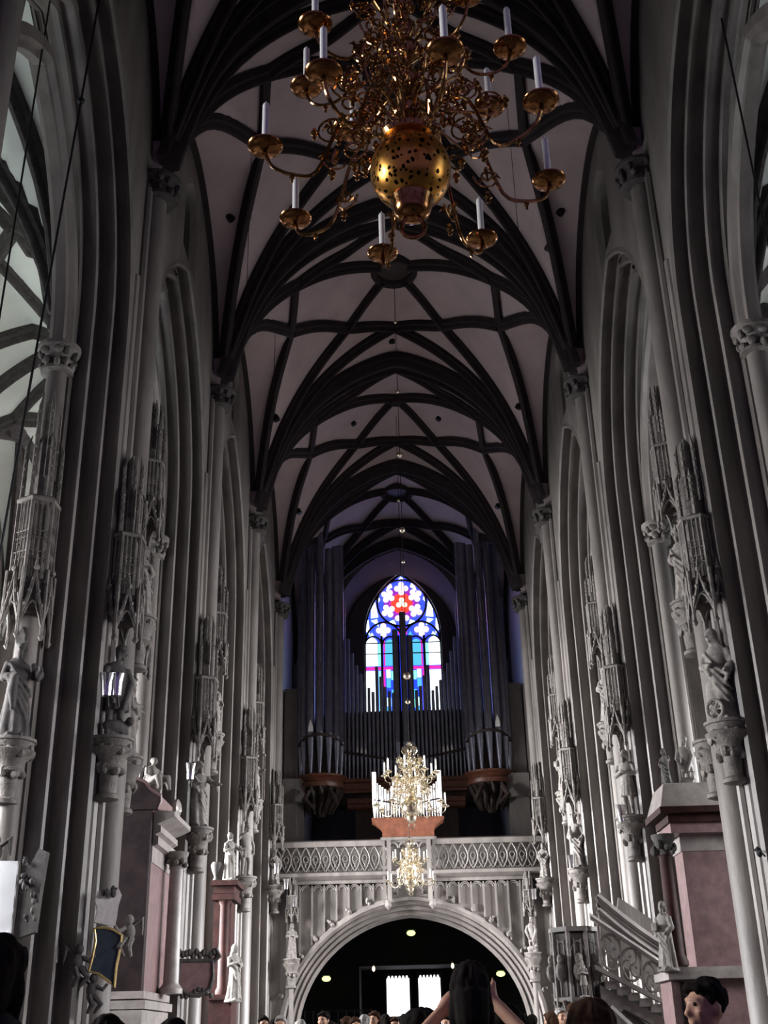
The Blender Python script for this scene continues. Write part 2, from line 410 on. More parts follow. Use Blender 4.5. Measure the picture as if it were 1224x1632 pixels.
# ------------------------------------------------------------------ aisles
AW = 14.0; AI = WX + TH; AC = (AI + AW) / 2; AH = (AW - AI) / 2
def az(x, Y):
    dx = abs(abs(x) - AC); dy = (Y - 1.9) % 9 - 4.5; rise = 6.2
    R1 = (AH ** 2 + rise ** 2) / (2 * AH); a = math.sqrt(max(0, R1 * R1 - (dx + R1 - AH) ** 2))
    R2 = (20.25 + 5.9 ** 2) / 9; b = math.sqrt(max(0, R2 * R2 - (abs(dy) + R2 - 4.5) ** 2))
    return 14.2 + max(a, b)
GLA = mat('aisle_window_glass', (.8, .85, .9), .3, var=0, emit=(.82, .9, 1.0), es=2.2)
GLB = mat('right_aisle_window_glass', (.8, .85, .9), .3, var=0, emit=(.82, .9, 1.0), es=1.)
wn = 1
for side, nm, gl in ((-1, 'outer_left', GLA), (1, 'outer_right', GLB)):
    cv = MB(); rb = MB()
    for y0 in (1.9, 10.9, 19.9, 28.9, 37.9):
        nx, ny = 28, 28
        xs = [side * (AI + (AW - AI) * i / nx) for i in range(nx + 1)]; ys = [y0 + 9 * j / ny for j in range(ny + 1)]
        cv.add([(x, y, az(x, min(max(y, y0 + .001), y0 + 8.999))) for y in ys for x in xs],
               [(j * (nx + 1) + i, j * (nx + 1) + i + 1, (j + 1) * (nx + 1) + i + 1, (j + 1) * (nx + 1) + i) for j in range(ny) for i in range(nx)])
        xa, xb, xm = side * (AI + .05), side * (AW - .05), side * AC
        def arib(plan, n=8):
            pts = []
            for p, q in zip(plan[:-1], plan[1:]): pts += [(p[0] + (q[0] - p[0]) * i / n, p[1] + (q[1] - p[1]) * i / n) for i in range(n)]
            pts.append(plan[-1]); P = [Vector((x, y, az(x, y))) for x, y in pts]; fr = []
            for i, p in enumerate(P):
                t = P[min(i + 1, len(P) - 1)] - P[max(i - 1, 0)]; lat = Vector((t.y, -t.x, 0)).normalized(); up = lat.cross(t).normalized()
                fr.append((p, lat * 1.1, (up if up.z > 0 else -up) * 1.1))
            rb.sweep(RP, fr)
        e = .05
        arib([(xa, y0 + e), (xb, y0 + e)], 20)
        cc = (xm, y0 + 4.5)
        for (X, sx) in ((xa, 1), (xb, -1)):
            for yy, sy in ((y0 + .1, 1), (y0 + 8.9, -1)):
                j = (xm - (xm - X) * .42, y0 + 4.5 - sy * 2.6)
                arib([(X, yy), j, cc]); arib([(X, yy), (X + (xm - X) * .4, y0 + 4.5)]); arib([j, (xm, y0 + 4.5 - sy * 3.3)], 5); arib([j, (X + (xm - X) * .4, y0 + 4.5)], 5)
    o = struct('ceiling_' + nm.split('_')[1] + '_aisle', cv, APLAST)
    struct('trim_%d' % k, rb, DARKST); k += 1
    # outer wall with a tall pointed window in each bay
    w = MB(); holes = []
    for Yc in BAYS:
        win = [(Yc - 1.9, 5), (Yc + 1.9, 5)] + [(Yc - x, z) for x, z in arc_pts(1.9, 13.0, 1.25, 10)]
        w.join(fill_poly([[(Yc - 4.5, 0), (Yc + 4.5, 0), (Yc + 4.5, 21.5), (Yc - 4.5, 21.5)], win], lambda y, z: (side * AW, y, z)))
        w.loft([[(side * AW, y, z) for y, z in win], [(side * (AW + .55), y, z) for y, z in win]], caps=False)
        fr = MB()
        for q in (-.95, 0, .95): fr.box((side * (AW + .4), Yc + q, 9.6 + (0 if q else .6)), (.16, .12, 9.2 + (0 if q else 1.2)))
        for z in (7, 9, 11, 13): fr.box((side * (AW + .4), Yc, z), (.06, 3.8, .06))
        for q in (-.95, .95): fr.tube([(side * (AW + .4), Yc + q + .8 * cos(a), 13.2 + .95 * sin(a)) for a in [PI * i / 12 for i in range(13)]], .07, 6)
        fr.tube([(side * (AW + .4), Yc + .62 * cos(a), 14.7 + .62 * sin(a)) for a in [2 * PI * i / 20 for i in range(20)]], .07, 6, closed=True)
        st = struct('window_%d' % wn, fr, STONE); wn += 1
        g = fill_poly([win], lambda y, z: (side * (AW + .5), y, z)).build('window_glass', gl, st)
    # wall shafts of the aisle
    for y in [1.9] + PY: w.tube([(side * (AW - .1), y, 0), (side * (AW - .1), y, 14.3)], .35, 10)
    struct('wall_' + nm, w, STONE)
    e_ = MB().add([(side * 6.9, 46.9, 0), (side * 14, 46.9, 0), (side * 14, 46.9, 21.5), (side * 6.9, 46.9, 21.5)], [(0, 1, 2, 3)])
    struct('wall_' + nm.split('_')[1] + '_aisle_end', e_, STONE)

# east end behind the viewer: added wall, open below, keeps light off the near vault
ew = MB()
ew.box((0, -3.0, 22), (30, .5, 16)); ew.box((-13.8, -3, 7), (2, .5, 14)); ew.box((13.8, -3, 7), (2, .5, 14))
struct('wall_light_block', ew, STONE)
top = MB().box((0, -1, 28.2), (30, 6, .3)); 
for s in (-1, 1): top.box((s * 10.8, -1, 21.6), (8, 6, .3))
struct('ceiling_crossing', top, PLASTER)

# ------------------------------------------------------------------ west wall, its recess and the big stained window
ww = MB()
rec = [(x, z) for x, z in arc_pts(3.3, 21.2, 1.25, 14)]
rec_loop = [(-3.3, 12)] + rec + [(3.3, 12)]
ww.join(fill_poly([[(-6, 0), (-2.65, 0), (-2.65, 4.95), (2.9, 4.95), (2.9, 0), (6, 0), (6, 28), (-6, 28)], rec_loop], lambda x, z: (x, 56.5, z)))
rc_ = MB().loft([[(x, 56.5, z) for x, z in rec_loop], [(x * .93, 59.6, z - .15) for x, z in rec_loop]], caps=False)
struct('trim_31', rc_, RIB)  # recess takes the dark rib stone to paint in its shade
WC = .15                                   # window axis
wl = [(WC - 2.1, 13.5), (WC + 2.1, 13.5)] + [(WC - x, z) for x, z in arc_pts(2.1, 21.6, 2.0, 14)]
ww.join(fill_poly([[(-3.3, 11.5), (3.3, 11.5), (3.3, 27), (-3.3, 27)], wl], lambda x, z: (x, 59.6, z)))
ww.loft([[(x, 59.6, z) for x, z in wl], [(x, 60.2, z) for x, z in wl]], caps=False)
struct('wall_back', ww, STONE)
# porch behind the doors
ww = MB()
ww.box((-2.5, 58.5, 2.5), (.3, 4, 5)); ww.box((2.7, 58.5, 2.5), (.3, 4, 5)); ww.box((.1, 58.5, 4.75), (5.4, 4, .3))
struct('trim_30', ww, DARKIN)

# stained glass: panes of emitting coloured glass held in stone tracery
def glassmat(n, c, e): return mat('stained_glass_' + n, (.1, .1, .1), .3, var=0, emit=c, es=e)
GW = glassmat('white', (.75, .9, 1.0), 3.2); GP = glassmat('rose', (1, .72, .92), 2.4); GR = glassmat('red', (1, .05, .03), 1.6)
GO = glassmat('orange', (1, .8, .55), 2.2); GM = glassmat('magenta', (.85, .03, .45), 1.2); GC = glassmat('cyan', (.1, .55, .85), 1.2)
GG = glassmat('green', (.25, .9, .7), 1.6); GB = glassmat('blue', (.02, .06, .95), 1.6); GV = glassmat('violet', (.35, .02, .75), .8)
GCW = glassmat('pale_cyan', (.6, .95, 1), 2.6)
tr = MB(); yG = 59.9
base = fill_poly([wl], lambda x, z: (x, yG + .12, z))
TRM = mat('tracery_dark_stone', (.06, .05, .07), .8, var=.2, scale=3)
st = struct('window_%d' % wn, tr.tube([(x, yG, z) for x, z in wl], .1, 6, closed=True), TRM)
deep = base.build('window_glass', GB, st); tag(deep, 'deep blue glass between the tracery')
def pane(poly, m):
    o = MB().prism([(p[0], p[1]) for p in poly], (0, yG + .05, 0), (1, 0, 0), (0, 0, 1), (0, .05, 0)).build('stained_pane', m, st, 0); return o
def circ(cx, cz, r, n=12, a0=0): return [(cx + r * cos(a0 + 2 * PI * i / n), cz + r * sin(a0 + 2 * PI * i / n)) for i in range(n)]
def foil(cx, cz, r, n, m, rot=PI / 2, lobe=.5):
    o = MB()
    cs = [(cx + r * .56 * cos(rot + 2 * PI * i / n), cz + r * .56 * sin(rot + 2 * PI * i / n)) for i in range(n)]
    for lx, lz in cs: o.prism(circ(lx, lz, r * (.37 if n == 4 else .42), 12), (0, yG - .02, 0), (1, 0, 0), (0, 0, 1), (0, .05, 0))
    o.prism(circ(cx, cz, r * .36, 8), (0, yG - .025, 0), (1, 0, 0), (0, 0, 1), (0, .05, 0))
    o.build('stained_pane', m, st, 0)
# rose of six foils round a red trefoil
RC = (WC, 23.5)
pane(circ(RC[0], RC[1], .98, 24), GV); MB().prism(circ(RC[0], RC[1], .6, 20), (0, yG + .02, 0), (1, 0, 0), (0, 0, 1), (0, .05, 0)).build('stained_pane', GR, st, 0)
for i in range(6):
    a = PI / 2 + i * PI / 3; foil(RC[0] + .87 * cos(a), RC[1] + .87 * sin(a), .42, 4, GP, a)
foil(RC[0], RC[1], .34, 3, GO, PI / 2)
for i in range(6):
    a = i * PI / 3; pane(circ(RC[0] + .43 * cos(a), RC[1] + .43 * sin(a), .12, 8), GR)
    pane([(RC[0] + .62 * cos(a) + .1 * cos(b), RC[1] + .62 * sin(a) + .1 * sin(b)) for b in [2 * PI * j / 8 for j in range(8)]], GM)
# side spandrel lights
for s in (-1, 1):
    X = lambda v: WC + s * v
    pane([(X(1.32), 22.75), (X(1.72), 22.7), (X(1.7), 23.2), (X(1.5), 23.75)], GW)
    pane([(X(1.8), 21.7), (X(2.04), 22.0), (X(1.95), 22.6), (X(1.86), 22.6)], GW)
    pane([(X(1.3), 22.2), (X(1.72), 22.55), (X(1.38), 22.62)], GCW)
    pane([(X(1.2), 23.75), (X(1.42), 23.45), (X(1.3), 24.05)], GW)
    pane([(X(.5), 24.5), (X(.85), 24.25), (X(.78), 24.5), (X(.58), 24.72)], GP)
    pane([(X(.35), 22.3), (X(.8), 22.42), (X(.45), 22.56)], GCW)
    foil(X(1.05), 21.95, .43, 4, GP, PI / 2)
    pane([(X(1.55), 21.62), (X(1.82), 21.62), (X(1.68), 21.85)], GCW); pane([(X(.3), 21.62), (X(.55), 21.62), (X(.42), 21.9)], GC)
    pane([(X(.14), 21.75), (X(.24), 21.7), (X(.26), 22.1), (X(.16), 22.05)], GM)
    # lancets: outer one white, inner one cyan, magenta borders and a magenta band
    def lancet(c, w, z0, z1, m, a=True):
        pane([(X(c - w), z0), (X(c + w), z0)] + [(X(c - x), z) for x, z in arc_pts(w, z1, 1.1, 6)], m)
    lancet(1.72, .33, 19.95, 21.2, GW); lancet(1.26, .1, 19.95, 21.15, GG)
    lancet(.72, .26, 19.95, 21.15, GC); pane([(X(.98), 19.95), (X(1.06), 19.95), (X(1.06), 21.4), (X(.98), 21.4)], GM)
    pane([(X(.3), 20.7), (X(.42), 20.5), (X(.42), 21.3), (X(.3), 21.5)], GM)
    pane([(X(.3), 19.72), (X(2.05), 19.72), (X(2.05), 19.88), (X(.3), 19.88)], GM)
    pane([(X(1.4), 14.5), (X(2.05), 14.5), (X(2.05), 19.66), (X(1.4), 19.66)], GW)
    pane([(X(1.24), 14.5), (X(1.36), 14.5), (X(1.36), 19.66), (X(1.24), 19.66)], GG)
    for q, mm in enumerate((GM, GV)):
        pane([(X(1.0 + .12 * q), 14.5), (X(1.1 + .12 * q), 14.5), (X(1.1 + .12 * q), 19.66), (X(1.0 + .12 * q), 19.66)], mm)
    for q in range(9):
        pane([(X(.46), 15 + q * .52), (X(.68), 15 + q * .52), (X(.68), 15.48 + q * .52), (X(.46), 15.48 + q * .52)], (GC, GB, GG)[q % 3])
        pane([(X(.72), 15.1 + q * .52), (X(.94), 15.1 + q * .52), (X(.94), 15.56 + q * .52), (X(.72), 15.56 + q * .52)], (GB, GC, GCW)[q % 3])
pane([(WC - .2, 25.02), (WC, 24.9), (WC + .2, 25.02), (WC, 25.25)], GW) if False else pane([(WC - .22, 24.87), (WC + .22, 24.87), (WC + .1, 25.0), (WC, 25.12), (WC - .1, 25.0)], GW)
# tracery bars
bars = MB()
bars.tube([(x, yG - .05, z) for x, z in circ(RC[0], RC[1], 1.36, 30)], .06, 6, closed=True)
for s in (-1, 1):
    bars.tube([(WC + s * 1.02 + p, yG - .05, z) for p, z in arc_pts(1.0, 21.3, 1.1, 10)], .06, 6)
    for c in (.25, 1.16): bars.tube([(WC + s * c, yG - .05, 13.5), (WC + s * c, yG - .05, 21.6)], .065, 6)
    for c, w in ((.7, .42), (1.62, .45)): bars.tube([(WC + s * c + p, yG - .05, z) for p, z in arc_pts(w, 21.1, 1.1, 6)], .05, 6)
bars.tube([(WC, yG - .05, 13.5), (WC, yG - .05, 22.2)], .16, 8)
for z in (20.6, 21.2): bars.box((WC, yG - .02, z), (4.2, .04, .05))
bars.build('tracery', TRM, st)

# doors with daylight behind
dn = 1
DAY = mat('daylit_door_glass', (.9, .92, 1), .3, var=0, emit=(.9, .93, 1.0), es=2.6)
for x0, x1, z0 in ((-1.22, .0, 2.25), (.32, 1.5, 2.25)):
    fr = MB(); cx = (x0 + x1) / 2
    for x in (x0, x1): fr.box((x, 60, 2.2), (.12, .15, 4.4))
    fr.box((cx, 60, 4.4), (x1 - x0 + .12, .15, .14)); fr.box((cx, 60, 2.45), (x1 - x0, .12, .16)); fr.box((cx, 60, .3), (x1 - x0, .12, .6))
    for q in range(7): fr.tube([(x0 + (q + .5) * (x1 - x0) / 7, 59.95, 4.36), (x0 + (q + .5) * (x1 - x0) / 7, 59.95, 4.18)], [.07, .01], 6)
    d = struct('door_%d' % dn, fr, WOODD); dn += 1
    MB().box((cx, 60.03, 3.4), (x1 - x0, .03, 1.9)).build('door_light', DAY, d, 0)
    MB().box((cx, 60.03, 1.5), (x1 - x0, .03, 1.75)).build('door_light', DAY, d, 0)
post = MB().box((.16, 60, 2.3), (.2, .3, 4.6)); post.box((.1, 60, 4.78), (5.4, .3, .62)); post.box((-1.85, 60, 2.3), (1.2, .2, 4.6)); post.box((2.1, 60, 2.3), (1.1, .2, 4.6))
struct('trim_%d' % k, post, DARKIN); k += 1
# ------------------------------------------------------------------ organ gallery across the nave
GY = 46.6
g = thing('stone_gallery', 'pale stone organ gallery on one wide pointed arch across the nave', 'gallery', (0, GY, 0))
GM = Matrix.Translation((0, -GY, 0))
gw = 4.95; gk = 1.06; gzs = 1.55       # outer edge of the arch
oa = arc_pts(gw, gzs, gk, 20)
scale_z = (6.4 - gzs) / (oa[20][1] - gzs)
oa = [(x, gzs + (z - gzs) * scale_z) for x, z in oa]
full = [(-5.4, 7.25), (-5.4, 0), (-gw, 0)] + oa + [(gw, 0), (5.4, 0), (5.4, 7.25)]
wall = fill_poly([full], lambda x, z: (x, GY, z))
pth = [(-gw, 0)] + oa + [(gw, 0)]; nn = normals2(pth)
APR = [(0, 0), (.1, -.05), (.14, -.12), (.1, -.16), (.2, -.2), (.3, -.18), (.36, -.26), (.3, -.32), (.42, -.36), (.55, -.34), (.62, -.42), (.55, -.48), (.7, -.55), (1.0, -.58)]
wall.sweep(APR, [((x, GY, z), (0, 1, 0), (nx, 0, nz)) for (x, z), (nx, nz) in zip(pth, nn)], closed=False, caps=False)
wall.sweep([(-.1, -.02), (-.1, .1), (-.03, .16), (0, .16), (0, -.02)], [((x, GY, z), (0, 1, 0), (nx, 0, nz)) for (x, z), (nx, nz) in zip(pth, nn)])
wall.xf(GM).build('arch_wall', STONE, g)
def arch_z(x):
    best = 0
    for (x0, z0), (x1, z1) in zip(oa[:-1], oa[1:]):
        if x0 <= x <= x1 or x1 <= x <= x0: best = z0 + (z1 - z0) * (x - x0) / (x1 - x0 + 1e-9)
    return best
bt = MB(); P_ = .475
for i in range(-10, 11):
    x = i * P_; zb = (arch_z(x) + .25) if abs(x) < gw else .3
    if zb < 7.0 and abs(x) < 5: bt.box((x, GY - .05, (zb + 7.0) / 2), (.06, .12, 7.0 - zb))
    xm = x + P_ / 2
    if abs(xm) < 4.9 and arch_z(xm) < 6.4:
        for q in (.21, .15): bt.tube([(xm + p, GY - .04, z) for p, z in arc_pts(q, 6.8, 1.0, 5)], .03, 5)
bt.box((0, GY - .06, 7.1), (10.3, .2, .12))
bt.xf(GM).build('blind_arcade', STONE, g)
for i in range(4, 38):
    if i % 2: continue
    ck = MB(); x, z = oa[i]; nx, nz = normals2(oa)[i]
    for q in range(4): ck.ball((x + nx * (.2 + .06 * q) + rnd.uniform(-.05, .05), GY - .1 + rnd.uniform(-.05, .05), z + nz * (.2 + .06 * q)), .085 - .01 * q, 7, 5)
    ck.xf(GM).build('leaf_crocket', CARVE, g)
# cornice and pierced balustrade
cn = MB()
cn.sweep([(-.45, 7.3), (-.45, 7.42), (-.2, 7.5), (.1, 7.5), (.1, 7.12), (-.15, 7.15), (-.3, 7.22)], [((x, GY, 0), (0, 1, 0), (0, 0, 1)) for x in (-5.35, 5.35)])
cn.sweep([(-.28, 8.42), (-.32, 8.48), (-.32, 8.62), (-.22, 8.68), (.02, 8.68), (.02, 8.42)], [((x, GY, 0), (0, 1, 0), (0, 0, 1)) for x in (-5.35, 5.35)])
cn.box((0, GY + 6, 7.2), (10.8, 12, .5))
cn.xf(GM).build('cornice', STONE, g)
bl = MB(); U = .385
yb = GY - .14
for i in range(-14, 14):
    x0 = i * U; xm = x0 + U / 2
    if abs(xm) < .8: continue
    for s in (-1, 1):
        bl.tube([(xm + s * U * (.02 + .48 * sin(PI * t / 10)) , yb, 7.5 + .92 * t / 10) for t in range(11)], .026, 5)
        bl.tube([(xm + s * U * (.5 - .48 * sin(PI * t / 8)) * 1.0, yb + .02, 7.5 + .46 * t / 8) for t in range(9)], .02, 5)
    bl.tube([(xm + .1 * cos(a), yb, 7.98 + .12 * sin(a)) for a in [2 * PI * q / 12 for q in range(12)]], .02, 5, closed=True)
    for q in range(4):
        a = PI / 4 + q * PI / 2; bl.ball((xm + .09 * cos(a), yb, 7.98 + .1 * sin(a)), .024, 6, 4)
bl.add([(-5.3, GY + .05, 7.5), (5.3, GY + .05, 7.5), (5.3, GY + .05, 8.42), (-5.3, GY + .05, 8.42)], [(0, 1, 2, 3)])
bl.xf(GM).build('pierced_balustrade', STONE, g)
for s in (-1, 1):
    p = MB(); 
    p.box((s * .78, GY - .35, 7.45), (.16, .2, 2.3)); p.box((s * .98, GY - .3, 7.45), (.1, .15, 2.3))
    p.lathe([(.001, -1.35), (.14, -1.2), (.1, -1.1), (.15, -1.0)], 8, (s * .85, GY - .33, 7.35)); p.box((s * .88, GY - .3, 8.64), (.42, .34, .12))
    p.xf(GM).build('gallery_pillar', STONE, g)
oriel = MB(); oriel.box((0, GY - .3, 8.64), (2.0, .4, .1))
for q in range(4): oriel.tube([(-.6 + q * .4 + p, GY - .4, z) for p, z in arc_pts(.18, 8.3, 1.1, 5)], .03, 5)
oriel.xf(GM).build('pillar_arcade', STONE, g)
# vault and rear arches under the gallery, their shade put into the colour
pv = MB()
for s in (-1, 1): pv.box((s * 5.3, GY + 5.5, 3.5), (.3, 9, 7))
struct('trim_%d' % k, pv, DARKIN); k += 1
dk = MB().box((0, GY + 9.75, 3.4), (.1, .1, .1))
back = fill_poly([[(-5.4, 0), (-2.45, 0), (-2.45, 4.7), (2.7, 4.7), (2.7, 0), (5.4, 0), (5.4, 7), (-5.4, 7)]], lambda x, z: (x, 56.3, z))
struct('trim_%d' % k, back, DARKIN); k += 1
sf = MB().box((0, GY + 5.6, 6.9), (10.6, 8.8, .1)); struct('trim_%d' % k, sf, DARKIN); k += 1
for s_, nm in ((-1, 'left'), (1, 'right')):
    gr = MB()
    for i in range(5, 14): gr.tube([(s_ * i * .36, 54.5, 0), (s_ * i * .36, 54.5, 2.75)], .02, 5)
    for z in (.3, 1.5, 2.7): gr.box((s_ * 3.2, 54.5, z), (3.1, .04, .05))
    tag(gr.build('iron_grille', BLACK), 'dark iron bar grille %s of the bright doors under the gallery arch' % nm, 'grille')

# ------------------------------------------------------------------ great organ
og = thing('pipe_organ', 'great organ of tall dark pipes before the stained glass window', 'organ', (0, 51, 7.5))
OM = Matrix.Translation((0, -51, -7.5))
def organ_pipe(parent, M, x, y, z0, zm, zt, r, m=TIN, bright=False):
    mb = MB().lathe([(r * .3, 0), (r, zm - z0 - .02), (r, zm - z0), (r * .97, zm - z0 + .01), (r * .97, zt - z0), (r * .8, zt - z0), (r * .8, zt - z0 - .3)], 12, (x, y, z0))
    # mouth: flat upper lip and the ears
    mb.prism([(-r * .6, 0), (r * .6, 0), (r * .35, r * 2.4), (0, r * 3.4), (-r * .35, r * 2.4)], (x, y - r * 1.0, zm + r * .25), (1, 0, 0), (0, .02, 1), (0, .03, 0))
    o = mb.xf(M).build('pipe', m, parent)
    return o
MOUTH = mat('pale_pipe_mouth', (.8, .76, .72), .5, var=.05, scale=5)
for s in (-1, 1):
    # corner towers: pipes on a round plan
    for q in range(7):
        a = PI * (q + .5) / 7; x = s * 3.75 + .92 * cos(a) * -s; y = 51.2 - .95 * sin(a)
        hgt = 23.6 - .35 * abs(q - 3) if q > 2 else 23.2 - .2 * q
        p = organ_pipe(og, OM, x, y, 12.15, 13.55 + .42 * sin(a), hgt - 2.2 * (q == 6), .185)
        if q == 4: MB().prism([(-.11, 0), (.11, 0), (.1, .22), (0, .55), (-.1, .22)], (x, y - .205, 13.55 + .42 * sin(a) + .06), (1, 0, 0), (0, .03, 1), (0, .03, 0)).xf(OM).build('pipe_mouth', MOUTH, og)
    # flats falling towards the middle
    tops = [20.4, 18.6, 17.9, 17.3, 16.9, 16.5, 16.2, 16.0, 17.2, 16.7, 16.2, 16.0, 15.9]
    for q in range(13):
        x = s * (2.68 - q * .187); y = 51.35 - .02 * q
        zm = 13.35 - .045 * q
        organ_pipe(og, OM, x, y, 12.1, zm, tops[q], .075)
        if q in (3, 4, 5): MB().prism([(-.05, 0), (.05, 0), (.045, .12), (0, .3), (-.045, .12)], (x, y - .09, zm + .03), (1, 0, 0), (0, .03, 1), (0, .03, 0)).xf(OM).build('pipe_mouth', MOUTH, og)
    cr = MB(); cr.tube([(s * 3.75 + .98 * cos(a), 51.2 - 1.0 * sin(a) - .12, 13.42 + .42 * sin(a)) for a in [PI * i / 14 for i in range(15)]], .07, 6)
    cr.tube([(s * (2.75 - 2.4 * i / 12), 51.22 - .01 * i, 13.3 - .6 * i / 12 + .12 * (i / 12) ** 2) for i in range(13)], .055, 6)
    cr.xf(OM).build('collar_rail', WOODD, og)
    tw = MB().lathe([(1.02, -.5), (1.06, -.42), (1.06, -.3), (.98, -.26), (1.08, -.12), (1.2, -.06), (1.2, .02), (0.001, .02)], 20, (s * 3.75, 51.2, 12.1), PI, 2 * PI)
    tw.xf(OM).build('tower_base', WOOD, og)
    cb = MB().lathe([(.15, -1.7), (.35, -1.3), (.6, -1.0), (.75, -.7), (.98, -.5)], 14, (s * 3.75, 51.2, 12.1), PI, 2 * PI)
    for q in range(7):
        a = PI + PI * (q + .5) / 7
        cb.tube([(s * 3.75 + (.98 - .1 * t) * cos(a + .1 * sin(t)), 51.2 + (1.02 - .13 * t) * sin(a), 11.6 - .22 * t) for t in range(6)], [.06, .13, .1, .12, .08, .04], 6)
    cb.tube([(s * 3.3, 50.2, 11.4), (s * 3.1, 50.05, 11.0), (s * 2.95, 50.0, 10.7)], [.1, .13, .04], 7); cb.tube([(s * 4.2, 50.2, 11.4), (s * 4.4, 50.1, 11.0), (s * 4.0, 50.0, 10.6)], [.1, .14, .06], 7)
    cb.xf(OM).build('carved_bracket', WOODD, og)
    fl = MB()
    fl.sweep([(0, 12.05), (-.12, 12.05), (-.12, 11.9), (-.02, 11.84), (-.02, 11.6), (-.1, 11.52), (-.1, 11.42), (.1, 11.42), (.1, 12.05)], [((x, 51.15, 0), (0, 1, 0), (0, 0, 1)) for x in (s * .25, s * 2.72)])
    fl.sweep([(0, 11.2), (-.06, 11.2), (-.06, 11.0), (.02, 10.95), (.02, 10.82), (-.04, 10.75), (.1, 10.7), (.1, 11.2)], [((x, 51.25, 0), (0, 1, 0), (0, 0, 1)) for x in (s * .9, s * 2.6)])
    fl.xf(OM).build('carved_cornice', WOOD, og)
for x, zt, r in ((-.2, 18.9, .13), (.17, 19.75, .15), (.5, 18.6, .12)): organ_pipe(og, OM, x - .1, 51.0, 12.1, 13.6, zt, r)
cs = MB().box((0, 52.2, 13.1), (9.2, 1.2, 4.2)); cs.box((0, 52.0, 9.4), (4.5, 1.2, 3.9)); cs.xf(OM).build('case', WOODD, og)
# side wall stones flanking the organ
for s in (-1, 1):
    p = MB().box((s * 4.95, 53.5, 12.4), (.9, 5, 7.6)); p.box((s * 4.9, 50.9, 11.5), (1.0, .8, 1.0))
    struct('trim_%d' % k, p, STONE); k += 1

# small choir organ on the balustrade
rp = thing('choir_organ', 'small bright-piped organ case standing on the gallery balustrade', 'organ', (0, GY - .1, 8.66)); RM = Matrix.Translation((0, -GY + .1, -8.66))
b = MB(); yy = GY - .15
b.loft([[(sx * w, yy + sy * d, z) for sx, sy in ((-1, -1), (1, -1), (1, 1), (-1, 1))] for w, d, z in ((1.02, .3, 8.7), (1.02, .3, 9.0), (1.06, .34, 9.03), (1.1, .36, 9.1), (1.32, .5, 9.28), (1.42, .55, 9.33), (1.42, .55, 9.42), (1.36, .5, 9.43))])
b.xf(RM).build('wooden_base', WOOD, rp)
prof = []
for i in range(25):
    x = -1.3 + i * 2.6 / 24; a = abs(x)
    if a > 1.25: top = 11.25
    elif a > .62: top = 10.85 - (1.25 - a) * .75
    else: top = 11.0 - (.62 - a) * .5
    r = .085 if a > 1.25 else .042
    mb = MB().lathe([(r * .35, 0), (r, .55 if a > .4 else .7), (r, top - 9.43), (r * .8, top - 9.43)], 10, (x, yy - .32 + .1 * (a < .7), 9.43)); mb.xf(RM).build('pipe', TINL, rp)
MB().box((0, yy + .15, 10.0), (2.5, .3, 1.15)).xf(RM).build('case', WOODD, rp)
MB().tube([(-1.3 + i * .26, yy - .42 + .1 * (abs(-1.3 + i * .26) < .7), 10.0 + .18 * abs(-1.3 + i * .26) - .1) for i in range(11)], .03, 6).xf(RM).build('collar_rail', BLACKM, rp)
cab = MB().box((4.0, 50.2, 8.35), (1.25, .6, 1.6)); cab.box((4.0, 49.88, 8.3), (1.1, .04, 1.4)); cab.box((4.0, 50.2, 9.17), (1.35, .7, .06))
tag(cab.build('wooden_cabinet', WOOD), 'red-brown wooden cabinet on the gallery, behind the right balustrade', 'cabinet')

# lamps glowing in the dark porch
LG = mat('greenish_lamp_glow', (.9, 1, .6), .3, var=0, emit=(.8, 1.0, .35), es=1.8); LW = mat('warm_lamp_glow', (1, .8, .5), .3, var=0, emit=(1, .75, .45), es=2.5)
for (x, y, z), lab in (((.06, 55, 5.86), 'greenish lit lamp high under the crown of the gallery arch'), ((-3.77, 55, 4.04), 'greenish lit lamp low on the left under the gallery arch'), ((3.99, 55, 4.06), 'greenish lit lamp low on the right under the gallery arch')):
    t = thing('porch_lamp', lab, 'lamp', (x, y, z), 0, 'greenish porch lamps')
    MB().ball((0, 0, 0), (.2, .2, .12), 12, 8).build('lamp_glass', LG, t); MB().lathe([(.05, .1), (.22, .12), (.1, .22), (.02, .24), (.02, 1.0 if z < 5 else .95)], 10).build('lamp_hood', BLACK, t)
for (x, y, z), lab in (((-1.67, 55.5, 4.43), 'tiny warm lit lamp left above the bright doors'), ((1.89, 55.5, 4.47), 'tiny warm lit lamp right above the bright doors')):
    t = thing('porch_lamp', lab, 'lamp', (x, y, z), 0, 'small warm porch lamps')
    MB().ball((0, 0, 0), (.07, .07, .12), 10, 6).build('lamp_glass', LW, t); MB().tube([(0, 0, .1), (0, .2, .2), (0, .9, .2)], .02, 6).build('lamp_arm', BLACK, t)
